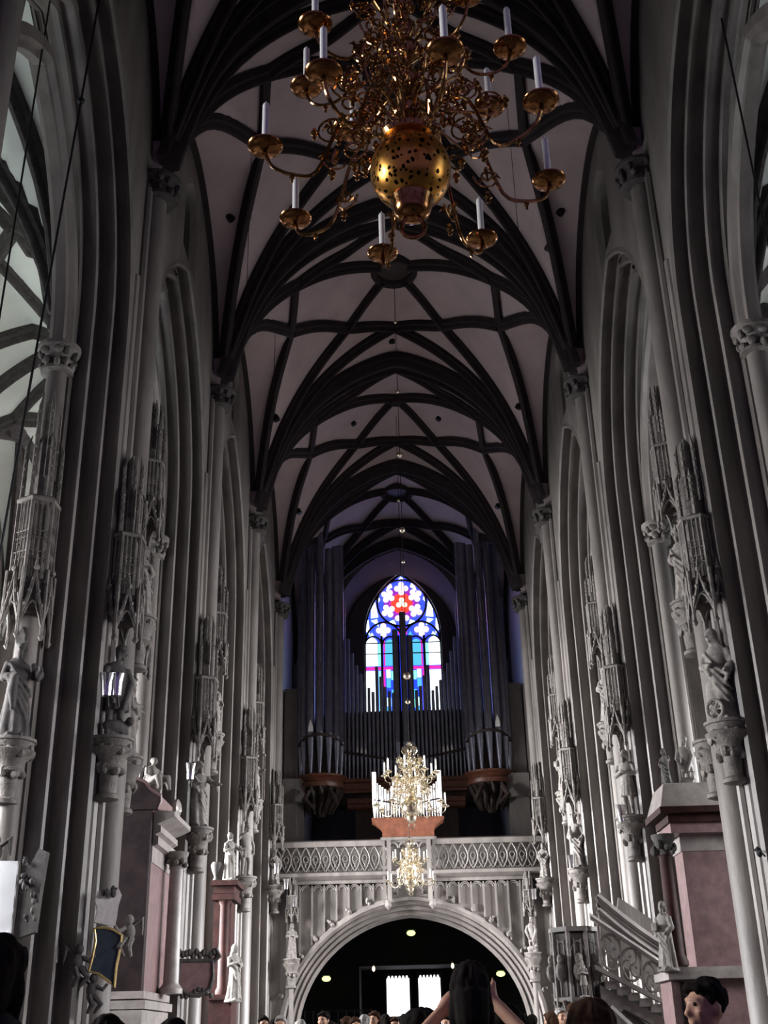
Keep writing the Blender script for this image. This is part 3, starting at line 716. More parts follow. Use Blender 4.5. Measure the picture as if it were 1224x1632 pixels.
# ------------------------------------------------------------------ canopies over the statues
def make_canopy_parts(w, h, seed):
    """three meshes: gabled hood, openwork stage, spire; origin at the underside, rear towards +y"""
    r_ = random.Random(seed); hood, lace, spire = MB(), MB(), MB()
    n = 6; R = w / 2
    vert = [(R * cos(PI / 6 + 2 * PI * i / n), R * sin(PI / 6 + 2 * PI * i / n)) for i in range(n)]
    hs = h * .2
    hood.lathe([(R * .75, hs * 1.0), (R * .9, hs * .9), (R * .9, hs * .55), (R * .7, hs * .35), (R * .7, hs * .3), (.001, hs * .95)], 6, (0, 0, 0), PI / 6, PI / 6 + 2 * PI)
    for i in range(n):
        a, b = Vector((*vert[i], 0)), Vector((*vert[(i + 1) % n], 0)); m = (a + b) / 2; out = m.normalized()
        hood.tube([a * 1.02 + Vector((0, 0, -.12)), a * 1.02 + Vector((0, 0, hs * 1.15))], .035, 6)
        hood.lathe([(.02, -.2), (.06, -.14), (.03, -.08)], 6, a * 1.02)
        for q, z in ((0, 0), (1, 0)):
            p0, p1 = (a, m) if q == 0 else (b, m)
            pts = [p0.lerp(p1, t) * (1 + .08 * sin(PI * t)) + Vector((0, 0, hs * (.15 + .95 * (t ** .8 * .55 + .45 * t ** 3)))) for t in [j / 6 for j in range(7)]]
            hood.tube(pts, .032, 5)
            for j in (2, 4): hood.ball(pts[j] + Vector((0, 0, .04)), .045, 6, 4)
        hood.ball(m * 1.08 + Vector((0, 0, hs * 1.15)), .06, 6, 5); hood.tube([m * 1.08 + Vector((0, 0, hs * 1.1)), m * 1.08 + Vector((0, 0, hs * 1.4))], [.035, .015], 5)
        # small hanging arch
        hood.tube([a.lerp(b, t) + Vector((0, 0, hs * (.02 + .5 * sin(PI * t)))) for t in [j / 6 for j in range(7)]], .025, 5)
        # openwork stage
        l0, l1 = hs * .95, h * .52
        for t in (0, .25, .5, .75):
            p = a.lerp(b, t) * .88; lace.tube([p + Vector((0, 0, l0)), p + Vector((0, 0, l1))], .03 if t == 0 else .016, 5)
        for zz in (l0 + (l1 - l0) * .3, l0 + (l1 - l0) * .55):
            for t in (.125, .375, .625, .875):
                c = a.lerp(b, t) * .88 + Vector((0, 0, zz)); d = (b - a).normalized()
                lace.tube([c + d * .055 * cos(u) + Vector((0, 0, .07 * sin(u))) for u in [2 * PI * j / 8 for j in range(8)]], .014, 4, closed=True)
    lace.lathe([(R * .62, h * .2), (R * .62, h * .52)], 6, (0, 0, 0), PI / 6, PI / 6 + 2 * PI)
    lace.lathe([(R * .6, h * .5), (R * .98, h * .505), (R * 1.0, h * .52), (R * .9, h * .53), (R * .6, h * .54)], 6, (0, 0, 0), PI / 6, PI / 6 + 2 * PI)
    # spire: bundle of slender shafts in two receding steps
    for rr, z0, z1, m_ in ((R * .78, h * .53, h * .8, 6), (R * .5, h * .62, h, 5)):
        for i in range(m_):
            a = 2 * PI * i / m_ + .3; p = Vector((rr * cos(a), rr * sin(a), 0)); e = r_.uniform(.92, 1.05)
            spire.tube([p + Vector((0, 0, z0)), p + Vector((0, 0, z0 + (z1 - z0) * e * .82)), p * .8 + Vector((0, 0, z0 + (z1 - z0) * e))], [.045, .04, .008], 5)
            for q in range(5): spire.ball(p + Vector((0, 0, z0 + (z1 - z0) * (.2 + .14 * q))), .05, 5, 4)
    spire.lathe([(R * .5, h * .52), (R * .5, h * .76), (R * .3, h * .8), (R * .28, h * .96), (.02, h)], 8)
    return [('hood', hood.mesh('hood')), ('openwork_stage', lace.mesh('openwork_stage')), ('spire', spire.mesh('spire'))]
CAN = [make_canopy_parts(.74, 3.6, 1), make_canopy_parts(.66, 3.0, 2), make_canopy_parts(.78, 4.6, 5)]
def canopy(kind, loc, rz, label, group='carved canopies on the piers'):
    t = thing('statue_canopy', label, 'canopy', loc, rz, group)
    for n, me in CAN[kind]: link(n, me, CARVE, t)
    return t

# ------------------------------------------------------------------ statues
def robe(mb, rings, folds=7, amp=.1, ph=0., tw=1.2, off=None, n=36):
    out = []
    for z, rx, ry in rings:
        cx, cy = off(z) if off else (0, 0)
        fade = min(1, max(0, (1.25 - z) / 1.0)); ring_ = []
        for k_ in range(n):
            a = 2 * PI * k_ / n
            m = 1 + amp * fade * (sin(folds * a + ph + tw * z) + .4 * sin((folds * 2 - 1) * a - ph + 2 * z))
            ring_.append((cx + rx * m * cos(a), cy + ry * m * sin(a), z))
        out.append(ring_)
    mb.loft(out)
BASE = [(0, .25, .2), (.06, .27, .22), (.3, .24, .19), (.6, .21, .17), (.85, .19, .155), (1.0, .18, .145), (1.2, .2, .145), (1.34, .215, .12), (1.42, .15, .09), (1.47, .06, .06)]
TUNIC = [(.52, .22, .18), (.56, .23, .19), (.75, .2, .165), (.95, .17, .14), (1.0, .165, .135), (1.2, .2, .145), (1.34, .22, .12), (1.42, .15, .09), (1.47, .06, .06)]
NUDE = [(.72, .17, .13), (.82, .18, .135), (.95, .155, .115), (1.05, .15, .11), (1.22, .19, .125), (1.34, .2, .11), (1.42, .13, .08), (1.47, .055, .055)]
def statue_mesh(kind, arms, hat=None, beard=True, turn=0., lean=0., folds=7, ph=0., attr=None, sash=1, vox=.021):
    mb = MB()
    rings = dict(robe=BASE, tunic=TUNIC, nude=NUDE)[kind]
    robe(mb, rings, folds, .0 if kind == 'nude' else .11, ph, 1.4, lambda z: (lean * .06 * sin(z * 2.4), -.02 * sin(z * 3)))
    if kind != 'robe':
        for s in (-1, 1):
            f = .05 * (s == 1)
            mb.tube([(s * .09, 0, .85), (s * .1, -.05 - f, .47), (s * .1, .02 - f, .1), (s * .1, -.02 - f, .03)], [.1, .07, .045, .05], 10)
            mb.tube([(s * .1, .03 - f, .04), (s * .12, -.14 - f, .03)], [.05, .035], 8)
    else:
        for s in (-1, 1): mb.tube([(s * .1, -.1, .05), (s * .13, -.3, .03)], [.06, .035], 8)
    if kind == 'nude': robe(mb, [(.62, .19, .15), (.66, .21, .165), (.85, .2, .15), (.92, .16, .12)], 9, .1, ph)
    hx, hy = lean * .05, -.02
    mb.tube([(0, 0, 1.36), (hx, hy, 1.53)], [.06, .055], 10)
    hd = MB(); hd.ball((0, 0, 0), (.085, .1, .125), 14, 10); hd.tube([(0, -.095, .03), (0, -.125, -.02), (0, -.1, -.03)], [.012, .022, .015], 6)
    hd.tube([(-.06, -.075, .04), (0, -.1, .045), (.06, -.075, .04)], .016, 6); hd.ball((0, -.07, -.09), (.045, .04, .035), 8, 6)
    hd.ball((0, .025, .025), (.1, .095, .12), 12, 8)
    for s in (-1, 1): hd.ball((s * .085, .02, -.06), (.03, .05, .09), 8, 6)
    if beard: hd.ball((0, -.085, -.13), (.055, .05, .085), 8, 6)
    if hat == 'mitre': hd.loft([[(a * w, b * d, z) for a, b in ((-1, -1), (1, -1), (1, 1), (-1, 1))] for w, d, z in ((.1, .1, .07), (.11, .1, .2), (.06, .07, .3), (.01, .03, .38))])
    if hat == 'crown':
        for i in range(8): hd.tube([(.1 * cos(i * PI / 4), .1 * sin(i * PI / 4), .08), (.125 * cos(i * PI / 4), .125 * sin(i * PI / 4), .2)], [.04, .018], 6)
    if hat == 'hood': hd.ball((0, .03, 0), (.125, .12, .165), 12, 8); hd.ball((0, .06, -.16), (.13, .1, .14), 10, 6)
    if hat == 'cap': hd.lathe([(.12, .06), (.13, .1), (.1, .16), (.02, .19)], 12)
    mb.join(hd, Matrix.Translation((hx, hy - .01, 1.62)) @ Matrix.Rotation(turn, 4, 'Z') @ Matrix.Rotation(.12, 4, 'X'))
    for s, (el, ha) in zip((-1, 1), arms):
        sh = (s * .19, 0, 1.34)
        mb.tube([sh, el, ha], [.08, .075, .045] if kind != 'nude' else [.06, .05, .035], 10)
        if kind == 'robe': mb.tube([el, ((el[0] + ha[0]) / 2, (el[1] + ha[1]) / 2, (el[2] + ha[2]) / 2), (ha[0] * .9, ha[1] * .9, ha[2] - .2)], [.08, .085, .03], 8)
        d = (Vector(ha) - Vector(el)).normalized(); h0 = Vector(ha)
        mb.ball(h0 + d * .03, .045, 8, 6)
        for f in range(4): mb.tube([h0 + d * .04 + Vector((.018 * (f - 1.5), 0, 0)), h0 + d * .1 + Vector((.022 * (f - 1.5), -.01, -.02))], [.014, .01], 5)
    if sash and kind == 'robe':
        for q in range(4): mb.tube([(-.19 + .02 * q, -.1, 1.3 - .1 * q), (-.03, -.19 - .005 * q, 1.05 - .13 * q), (.15, -.15, .85 - .17 * q), (.22, -.03, .75 - .19 * q)], [.02, .035, .035, .02], 7)
    if attr == 'staff': mb.tube([(arms[1][1][0], arms[1][1][1] - .03, .02), (arms[1][1][0], arms[1][1][1] - .03, 1.75)], .022, 6); mb.ball((arms[1][1][0], arms[1][1][1] - .03, 1.78), .05, 8, 6)
    if attr == 'wheel':
        mb.tube([(-.08 + .15 * cos(a), -.27, .2 + .18 * sin(a)) for a in [2 * PI * i / 16 for i in range(16)]], .035, 7, closed=True)
        for a in (0, PI / 3, 2 * PI / 3): mb.tube([(-.08 - .14 * cos(a), -.27, .2 - .17 * sin(a)), (-.08 + .14 * cos(a), -.27, .2 + .17 * sin(a))], .02, 6)
    if attr == 'book': mb.box((arms[0][1][0] + .03, arms[0][1][1] - .05, arms[0][1][2] + .06), (.17, .07, .22), .3)
    if attr == 'cloth': mb.tube([(arms[0][1][0], arms[0][1][1], arms[0][1][2]), (arms[0][1][0] - .02, arms[0][1][1] - .03, arms[0][1][2] - .3), (arms[0][1][0] + .02, arms[0][1][1], arms[0][1][2] - .6)], [.05, .08, .03], 8)
    if attr == 'child': mb.ball((arms[0][1][0] + .02, arms[0][1][1] - .04, arms[0][1][2] + .12), (.075, .07, .14), 8, 6); mb.ball((arms[0][1][0] + .02, arms[0][1][1] - .05, arms[0][1][2] + .3), .06, 8, 6)
    if attr == 'animal':
        mb.ball((0, -.16, .2), (.27, .12, .13), 10, 8); mb.ball((.24, -.24, .3), (.09, .1, .09), 8, 6)
        for x in (-.18, -.1, .12, .2): mb.tube([(x, -.18, .15), (x + .02, -.2, .02)], [.05, .035], 6)
    mb.lathe([(.3, -.06), (.3, .0), (.27, .03)], 14)
    return remeshed(mb, vox, 1, 'figure')
A_pray = (((-.27, -.06, 1.08), (-.05, -.24, 1.15)), ((.27, -.06, 1.08), (.06, -.24, 1.12)))
A_book = (((-.28, -.03, 1.05), (-.1, -.25, 1.02)), ((.29, -.02, 1.05), (.2, -.2, .92)))
A_staff = (((-.27, -.02, 1.05), (-.12, -.22, 1.08)), ((.32, -.05, 1.1), (.3, -.25, 1.2)))
A_point = (((-.28, -.02, 1.06), (-.12, -.22, 1.1)), ((.33, -.12, 1.15), (.42, -.32, 1.12)))
A_hip = (((-.36, .03, 1.1), (-.18, -.06, .92)), ((.3, 0, 1.05), (.26, -.1, .82)))
A_down = (((-.27, -.06, 1.05), (-.12, -.2, .7)), ((.27, -.08, 1.05), (.12, -.22, .62)))
SM = dict(
    mitre=statue_mesh('robe', A_staff, 'mitre', True, -.7, 0, 7, .3, 'cloth'),
    rider=statue_mesh('tunic', A_down, 'cap', False, .9, 1, 9, 0, 'animal'),
    book=statue_mesh('robe', A_book, None, True, .3, .6, 8, 1.1, 'book'),
    point=statue_mesh('robe', A_point, None, True, .4, -.6, 6, 2.),
    nude=statue_mesh('nude', A_hip, None, False, .3, .8),
    wheel=statue_mesh('robe', A_book, 'hood', False, -.5, -1, 5, .6, 'wheel'),
    tunic=statue_mesh('tunic', A_pray, None, True, -.4, 0, 14, 0),
    staff=statue_mesh('robe', A_staff, 'crown', True, -.3, .6, 7, 1.7, 'staff'),
    madonna=statue_mesh('robe', A_book, 'crown', False, .2, -.7, 7, .2, 'child'),
    hooded=statue_mesh('robe', A_pray, 'hood', False, .5, .4, 8, .9))
def statue(key, loc, h, rz, label, m=STATUE, name='stone_statue', cat='statue'):
    o = link(name, SM[key], None, None, loc, rz); o.scale = (h / 1.75,) * 3
    if not SM[key].materials: SM[key].materials.append(m)
    o.material_slots[0].link = 'OBJECT'; o.material_slots[0].material = m
    return tag(o, label, cat, 'statues of the nave')
def nave_spot(side, row, stack):
    dx, dy, z = stack; return (side * (WX - dx), PY[row] + dy, z)
face = lambda side: (.6 if side < 0 else -.6)      # turned a little towards the nave
SPOT = [
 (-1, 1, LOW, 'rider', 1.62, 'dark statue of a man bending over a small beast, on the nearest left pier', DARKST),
 (-1, 1, HIGH, 'hooded', 1.45, 'hooded statue half hidden on the inner edge of the nearest left pier', STATUE),
 (-1, 2, LOW, 'point', 1.62, 'robed statue stretching one forearm sideways, on the left pier above the pink cartouche', STATUE),
 (-1, 2, HIGH, 'book', 1.5, 'upper statue with a book, above the robed statue with stretched forearm', STATUE),
 (-1, 3, LOW, 'nude', 1.62, 'pale bare-chested statue with one hand on its hip, left side of the nave', PALEST),
 (-1, 3, HIGH, 'staff', 1.5, 'upper statue with staff on the left pier, above the bare-chested statue', STATUE),
 (1, 1, LOW, 'wheel', 1.66, 'veiled robed statue with a round wheel at its feet, on the nearest right pier', STATUE),
 (1, 1, HIGH, 'staff', 1.5, 'upper crowned statue on the inner edge of the nearest right pier', STATUE),
 (1, 2, LOW, 'tunic', 1.62, 'bearded statue in a pleated knee-length tunic, hands joined, on the second right pier', STATUE),
 (1, 2, HIGH, 'hooded', 1.5, 'upper hooded statue on the second right pier, above the man in the knee-length tunic', STATUE),
 (1, 3, LOW, 'madonna', 1.62, 'robed statue holding a child on the right pier above the pulpit', STATUE),
 (1, 3, HIGH, 'book', 1.5, 'upper statue with a book on the right pier, high above the pulpit', STATUE)]
CL = {LOW: 'lower', HIGH: 'upper'}
PN = {(-1, 1): 'nearest left', (-1, 2): 'second left', (-1, 3): 'third left', (1, 1): 'nearest right', (1, 2): 'second right', (1, 3): 'third right'}
for side, row, stack, key, h, lab, m in SPOT:
    p = nave_spot(side, row, stack); statue(key, p, h, face(side) * (1 if stack == LOW else 1.6), lab, m)
    canopy(0 if stack == LOW else 1, (p[0], p[1] + .02, p[2] + h + .22), 0, '%s pinnacled stone canopy over a statue on the %s pier' % (CL[stack], PN[(side, row)]))
# the shaft facing the viewer on the nearest left pier
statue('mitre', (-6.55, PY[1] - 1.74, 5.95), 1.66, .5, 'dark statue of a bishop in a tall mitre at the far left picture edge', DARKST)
canopy(2, (-6.55, PY[1] - 1.72, 7.75), 0, 'tall weathered stone canopy over the bishop statue at the far left edge')
statue('point', (-(WX - .1), PY[1] + .97, 6.25), 1.5, 1.9, 'statue with outstretched arm just beyond the nearest left pier')
canopy(1, (-(WX - .1), PY[1] + .97, 7.95), 0, 'stone canopy seen edge-on above the outstretched arm beyond the nearest left pier')
# statues where the gallery meets the last piers
for s, n in ((-1, 'left'), (1, 'right')):
    statue('madonna' if s < 0 else 'book', (s * 5.22, PY[4] - .7, 7.0), 1.35, -s * .6, 'small statue on the %s gallery pier beside the balustrade end' % n)
    canopy(1, (s * 5.22, PY[4] - .68, 8.5), 0, 'stone canopy on the %s gallery pier above the balustrade end' % n)
    cb = link('statue_bracket', CORB[1], CARVE, None, (s * 4.55, GY - .35, 4.35)); tag(cb, 'carved stone bracket under the statue at the %s end of the gallery arch' % n, 'bracket')
    ps = MB().tube([(0, 0, -3.0), (0, 0, -.2)], .09, 8).build('bracket_shaft', STONE, cb)
    statue('hooded' if s < 0 else 'rider', (s * 4.55, GY - .35, 4.35), 1.25, -s * .3, 'small statue in the spandrel at the %s end of the gallery arch' % n)
    t = canopy(1, (s * 4.55, GY - .3, 5.75), 0, 'small stone canopy in the spandrel at the %s end of the gallery arch' % n); t.scale = (.75, .75, .55)
# ------------------------------------------------------------------ left altar behind the nearest pier: front coloured dark as backlit shade, pink and grey flank towards the nave
al = thing('side_altar', 'tall pink and grey marble altar with shade-dark front behind the nearest left pier', 'altar', (-6.4, 25.6, 0)); LM = Matrix.Translation((6.4, -25.6, 0))
x1 = -5.62; ya, yb_ = 24.75, 27.2
MB().box((-6.5, ya + .12, 3.0), (1.75, .25, 6.0)).xf(LM).build('shaded_front', BLACKM, al); al.children[-1]['label'] = 'front panel coloured dark for its backlit shade'
m = MB().box((-6.5, (ya + yb_) / 2, 1.05), (1.9, yb_ - ya + .3, 2.1)); m.box((-6.5, (ya + yb_) / 2 + .1, 2.2), (2.0, yb_ - ya + .5, .16)); m.box((-6.5, (ya + yb_) / 2 + .1, .3), (2.1, yb_ - ya + .6, .6))
m.box((-6.5, (ya + yb_) / 2 + .1, 2.38), (1.9, yb_ - ya + .35, .14)); m.xf(LM).build('pedestal', GREYM, al)
MB().box((-6.48, (ya + yb_) / 2 + .12, 3.7), (1.7, yb_ - ya - .25, 2.6)).xf(LM).build('body_panel', PINKM, al); al.children[-1]['label'] = 'pink marble flank panel'
MB().box((-6.48, (ya + yb_) / 2 + .12, 5.15), (1.74, yb_ - ya - .2, .35)).xf(LM).build('upper_block', GREYM, al)
for yy_, c in ((26.5, GREYM),):
    MB().lathe([(.26, 0), (.26, .1), (.2, .16), (.17, .22), (.15, 2.55), (.17, 2.6)], 16, (x1 + .26, yy_, 2.45)).xf(LM).build('column', c, al)
    q = MB().lathe([(.17, 0), (.15, .06), (.22, .22), (.26, .3), (.26, .36)], 12, (x1 + .26, yy_, 5.02)); leafy(q, (x1 + .26, yy_, 5.08), .2, .14, 8, rnd, .06); q.xf(LM).build('column_capital', CARVE, al)
en = [(-.02, 5.3), (.1, 5.34), (.1, 5.5), (.02, 5.54), (.14, 5.6), (.14, 5.72), (.06, 5.76), (.3, 5.86), (.42, 5.92), (.42, 6.02), (-.02, 6.06)]
MB().sweep(en, [((x1 + .02, y, 0), (1, 0, 0), (0, 0, 1)) for y in (ya + .25, 27.0)]).xf(LM).build('entablature', GREYM, al)
MB().box((-6.5, (ya + yb_) / 2 + .1, 5.7), (1.75, yb_ - ya - .1, .7)).xf(LM).build('entablature_core', PINKM, al)
ped = MB(); cur = [(-7.3, 6.06), (x1 + .1, 6.06), (x1 + .16, 6.2), (x1 + .16, 6.32), (x1 + .02, 6.4), (x1 - .1, 6.48), (x1 - .2, 6.62), (x1 - .4, 6.71), (x1 - .7, 6.76), (-7.3, 6.78)]
ped.prism(cur, (0, ya + .12, 0), (1, 0, 0), (0, 0, 1), (0, 2.2, 0))
ped.lathe([(.3, -.12), (.3, .12), (.2, .16), (.08, .2)], 14)if False else None
ped.xf(LM).build('curved_pediment', PINKM, al)
MB().tube([(x1 + .2, ya + 1.75 + .3 * cos(a) * (1 - a / 16), 6.33 + .2 * sin(a) * (1 - a / 16)) for a in [i * .5 for i in range(26)]], .06, 6).xf(LM).build('scroll', GREYM, al)
MB().prism([(x, z - .03) for x, z in cur], (-.04, ya + .02, 0), (1, 0, 0), (0, 0, 1), (0, .1, 0)).xf(LM).build('pediment_front', BLACKM, al)  # same backlit dark on the pediment face
MB().tube([(x - .02, ya + .1, z + .0) for x, z in cur[1:9]], .05, 6).xf(LM).build('pediment_rim', PINKM, al)
# reclining figure on the pediment
rm = MB(); robe(rm, [(0, .3, .22), (.1, .32, .25), (.3, .25, .2), (.5, .2, .15), (.66, .19, .12), (.74, .1, .08)], 7, .12, .4)
rm.tube([(0, 0, .7), (.02, -.04, .82)], [.06, .05], 8); rm.ball((.03, -.06, .9), (.085, .1, .115), 12, 8); rm.ball((.03, -.02, .92), (.1, .1, .11), 10, 8)
for s in (-1, 1): rm.tube([(s * .17, 0, .66), (s * .28, -.12, .42), (s * .2, -.3, .3)], [.07, .065, .045], 8); rm.tube([(s * .12, -.1, .2), (s * .16, -.5, .3), (s * .16, -.6, -.1)], [.14, .12, .06], 9)
o = link('reclining_statue', remeshed(rm, .02, 1, 'figure'), PALEST, None, (x1 - .3, 25.9, 6.68), .9); o.scale = (.8, .8, .7); tag(o, 'pale seated figure with dark mantle on the curved pediment of the left altar', 'statue')
mt = MB().loft([[(.34 * cos(a) * w, .1 + .22 * sin(a) * w, z) for a in [PI * i / 10 - .1 for i in range(11)]] + [(.28 * cos(a) * w, .08 + .16 * sin(a) * w, z) for a in [PI - PI * i / 10 + .1 for i in range(11)]] for z, w in ((-.3, 1.25), (.1, 1.1), (.5, .9), (.75, .6))])
mt.build('mantle', DARKST, o)

# ------------------------------------------------------------------ slim red marble altar on the third left pier
ra = thing('side_altar', 'slim red marble altar with dark column beside the third left pier', 'altar', (-5.35, 35.0, 0)); XM = Matrix.Translation((5.35, -35.0, 0))
MB().box((-5.45, 35.0, 1.3), (.62, 1.2, 2.6)).box((-5.45, 35.0, 2.65), (.74, 1.3, .14)).xf(XM).build('pedestal', REDM, ra)
MB().box((-5.52, 35.2, 4.1), (.5, .9, 2.9)).xf(XM).build('body_panel', REDM, ra)
MB().lathe([(.2, 0), (.2, .1), (.15, .18), (.13, 2.35), (.2, 2.5)], 14, (-5.42, 34.55, 2.72)).xf(XM).build('column', REDM, ra)
MB().box((-5.45, 35.0, 5.3), (.66, 1.3, .16)).box((-5.45, 35.0, 5.5), (.58, 1.2, .2)).box((-5.43, 35.0, 5.68), (.78, 1.45, .14)).xf(XM).build('entablature', REDM, ra)
statue('point', (-5.32, 34.5, 5.76), 1.35, .9, 'draped pale statue standing on the cornice of the slim red altar', PALEST)
vz_ = MB().lathe([(.1, 0), (.06, .1), (.14, .3), (.17, .42), (.12, .5)], 14); o = vz_.build('stone_urn', DARKST, None, loc=(-5.68, 34.4, 5.76)); tag(o, 'dark urn at the corner of the slim red altar top', 'urn')
statue('hooded', (-5.08, 34.3, 2.55), 1.45, .8, 'white robed statue at the foot of the slim red altar column', PALEST)

# ------------------------------------------------------------------ right altar
ar = thing('side_altar', 'pink and red marble altar behind the nearest right pier', 'altar', (5.9, 23.4, 0)); AM = Matrix.Translation((-5.9, -23.4, 0))
MB().box((5.95, 23.5, .6), (3.0, 1.3, 1.2)).box((5.95, 23.45, 1.25), (3.15, 1.4, .12)).xf(AM).build('mensa', REDM, ar)
MB().box((5.95, 23.6, 1.8), (2.7, 1.0, 1.1)).xf(AM).build('pedestal', PINKM, ar)
MB().box((5.95, 23.45, 2.4), (2.9, 1.3, .14)).box((5.95, 23.45, 2.49), (2.7, 1.15, .1)).xf(AM).build('pedestal_cornice', GREYM, ar)
MB().box((4.78, 23.05, 1.8), (.1, .06, 1.0)).xf(AM).build('pedestal_inlay', BLACKM, ar)
MB().box((6.1, 23.6, 3.6), (1.9, .7, 2.15)).xf(AM).build('body_panel', PINKM, ar)
MB().box((6.1, 23.6, 4.82), (1.95, .74, .32)).xf(AM).build('upper_block', GREYM, ar)
MB().lathe([(.2, 0), (.2, .08), (.16, .16), (.14, .2), (.12, 1.95), (.135, 2.0)], 18, (4.76, 23.05, 2.57)).xf(AM).build('column', REDM, ar); ar.children[-1]['label'] = 'polished red marble column'
q = MB().lathe([(.14, 0), (.12, .06), (.19, .24), (.23, .32), (.23, .38)], 12, (4.76, 23.05, 4.57)); leafy(q, (4.76, 23.05, 4.62), .2, .18, 8, rnd, .065); q.xf(AM).build('column_capital', DARKST, ar)
MB().box((6.05, 23.45, 5.06), (2.3, 1.1, .2)).xf(AM).build('architrave', PINKM, ar)
MB().box((6.1, 23.4, 5.22), (2.5, 1.2, .14)).box((6.1, 23.35, 5.36), (2.85, 1.5, .12)).xf(AM).build('red_cornice', REDM, ar)
MB().loft([[(x, y, z) for x, y in ((6.1 - w, 23.35 - d), (6.1 + w, 23.35 - d), (6.1 + w, 23.35 + d), (6.1 - w, 23.35 + d))] for w, d, z in ((1.4, .72, 5.42), (1.25, .5, 5.9), (1.2, .45, 5.92))]).xf(AM).build('sloping_top', GREYM, ar)
statue('point', (5.02, 23.2, 5.88), .8, -1.0, 'small statue with raised arms on the roof corner of the right altar', DARKST)
statue('rider', (5.45, 23.3, 5.9), 1.0, -.4, 'small pale crouching statue on the right altar roof, against the pier', PALEST)
statue('book', (4.53, 22.85, 2.5), 1.2, -.9, 'white marble statue standing by the red column of the right altar', PALEST)

# ------------------------------------------------------------------ pulpit with its stair
pu = thing('stone_pulpit', 'carved gothic stone pulpit with tracery stair winding down to the right', 'pulpit', (3.6, 26.4, .28)); pu.scale = (.8, .8, .8); UM = Matrix.Translation((-4.6, -33.0, 0))
cx, cy = 4.3, 33.3
b = MB()
hx = [(cx + .62 * cos(PI / 8 + i * PI / 4), cy + .62 * sin(PI / 8 + i * PI / 4)) for i in range(8)]
MB().prism(hx, (0, 0, 2.3), (1, 0, 0), (0, 1, 0), (0, 0, 1.65)).xf(UM).build('basket_core', DARKST, pu)
for i in range(8):
    x, y = hx[i]; x2, y2 = hx[(i + 1) % 8]
    b.tube([(x, y, 2.1), (x, y, 4.05)], .06, 6)
    for t in (.3, .7):
        px, py = x + (x2 - x) * t, y + (y2 - y) * t
        b.tube([(px, py, 2.4), (px, py, 3.8)], .03, 5)
    mx, my = (x + x2) / 2, (y + y2) / 2
    b.tube([(x + (x2 - x) * t, y + (y2 - y) * t, 3.45 + .3 * sin(PI * t)) for t in [j / 6 for j in range(7)]], .03, 5)
    ox, oy = (mx - cx) * .12, (my - cy) * .12
    b.ball((mx + ox, my + oy, 3.3), (.11, .11, .15), 8, 6); b.ball((mx + ox, my + oy, 3.0), (.17, .14, .25), 8, 6)
    b.tube([(mx + ox - .12, my + oy, 2.95), (mx + ox + .05, my + oy * 2, 2.9), (mx + ox + .14, my + oy, 3.05)], .05, 6)
b.xf(UM).build('basket_tracery', CARVE, pu)
r_ = MB().prism([(cx + (x - cx) * 1.12, cy + (y - cy) * 1.12) for x, y in hx], (0, 0, 4.0), (1, 0, 0), (0, 1, 0), (0, 0, .12)); r_.xf(UM).build('basket_rim', STONE, pu); r_ = MB().prism([(cx + (x - cx) * 1.08, cy + (y - cy) * 1.08) for x, y in hx], (0, 0, 2.95 - .68), (1, 0, 0), (0, 1, 0), (0, 0, .1))
r_.xf(UM).build('basket_rim', STONE, pu)
f = MB().lathe([(.55, -.35), (.55, -.1), (.5, 0), (.5, .3), (.3, .5), (.24, 1.3), (.36, 1.7), (.6, 2.2), (.62, 2.3)], 8, (cx, cy, 0))
for i in range(8):
    a = i * PI / 4; f.tube([(cx + .26 * cos(a), cy + .26 * sin(a), .5), (cx + .3 * cos(a), cy + .3 * sin(a), 1.4), (cx + .5 * cos(a), cy + .5 * sin(a), 1.9), (cx + .64 * cos(a), cy + .64 * sin(a), 2.3)], .06, 6)
f.xf(UM).build('pulpit_foot', CARVE, pu)
# stair: handrail, tracery wheels, string with steps
sx0, sx1 = 4.8, 6.85; RZ = lambda x: 4.28 - (x - sx0) * .7; LZ = lambda x: 3.05 - (x - sx0) * .52; SY = 32.7
rl = MB(); rl.sweep([(-.1, -.06), (-.12, .02), (-.06, .1), (.06, .1), (.1, .02), (.08, -.06)], [((x, SY, RZ(x)), (0, 1, 0), (0, 0, 1)) for x in (sx0 - .1, sx1)])
rl.sweep([(-.14, -.08), (-.14, .04), (.1, .06), (.1, -.08)], [((x, SY, LZ(x)), (0, 1, 0), (0, 0, 1)) for x in (sx0 - .1, sx1)])
rl.xf(UM).build('stair_rail', STONE, pu)
tr2 = MB()
for i in range(4):
    xa = sx0 + .1 + i * .52; xc = xa + .26; zc = (RZ(xc) + LZ(xc)) / 2; rr = (RZ(xc) - LZ(xc)) * .38
    tr2.box((xa, SY, (RZ(xa) + LZ(xa)) / 2), (.05, .08, RZ(xa) - LZ(xa)))
    tr2.tube([(xc + rr * .62 * cos(t), SY, zc + rr * sin(t)) for t in [2 * PI * j / 18 for j in range(18)]], .035, 6, closed=True)
    for q in range(3):
        a = q * 2 * PI / 3 + .4 * (-1) ** i
        tr2.tube([(xc + .62 * rr * t * cos(a + 1.6 * t), SY, zc + rr * t * sin(a + 1.6 * t)) for t in [j / 6 for j in range(7)]], .03, 5)
        tr2.ball((xc + .32 * rr * cos(a), SY, zc + .5 * rr * sin(a)), .05, 6, 4)
tr2.xf(UM).build('wheel_tracery', STONE, pu)
stp = MB()
for i in range(7):
    x = sx0 + .15 + i * .28; z = LZ(x) - .24
    stp.box((x + .14, SY + .45, z - .08), (.32, 1.0, .16)); stp.box((x + .14, SY - .05, z - .1), (.3, .08, .2))
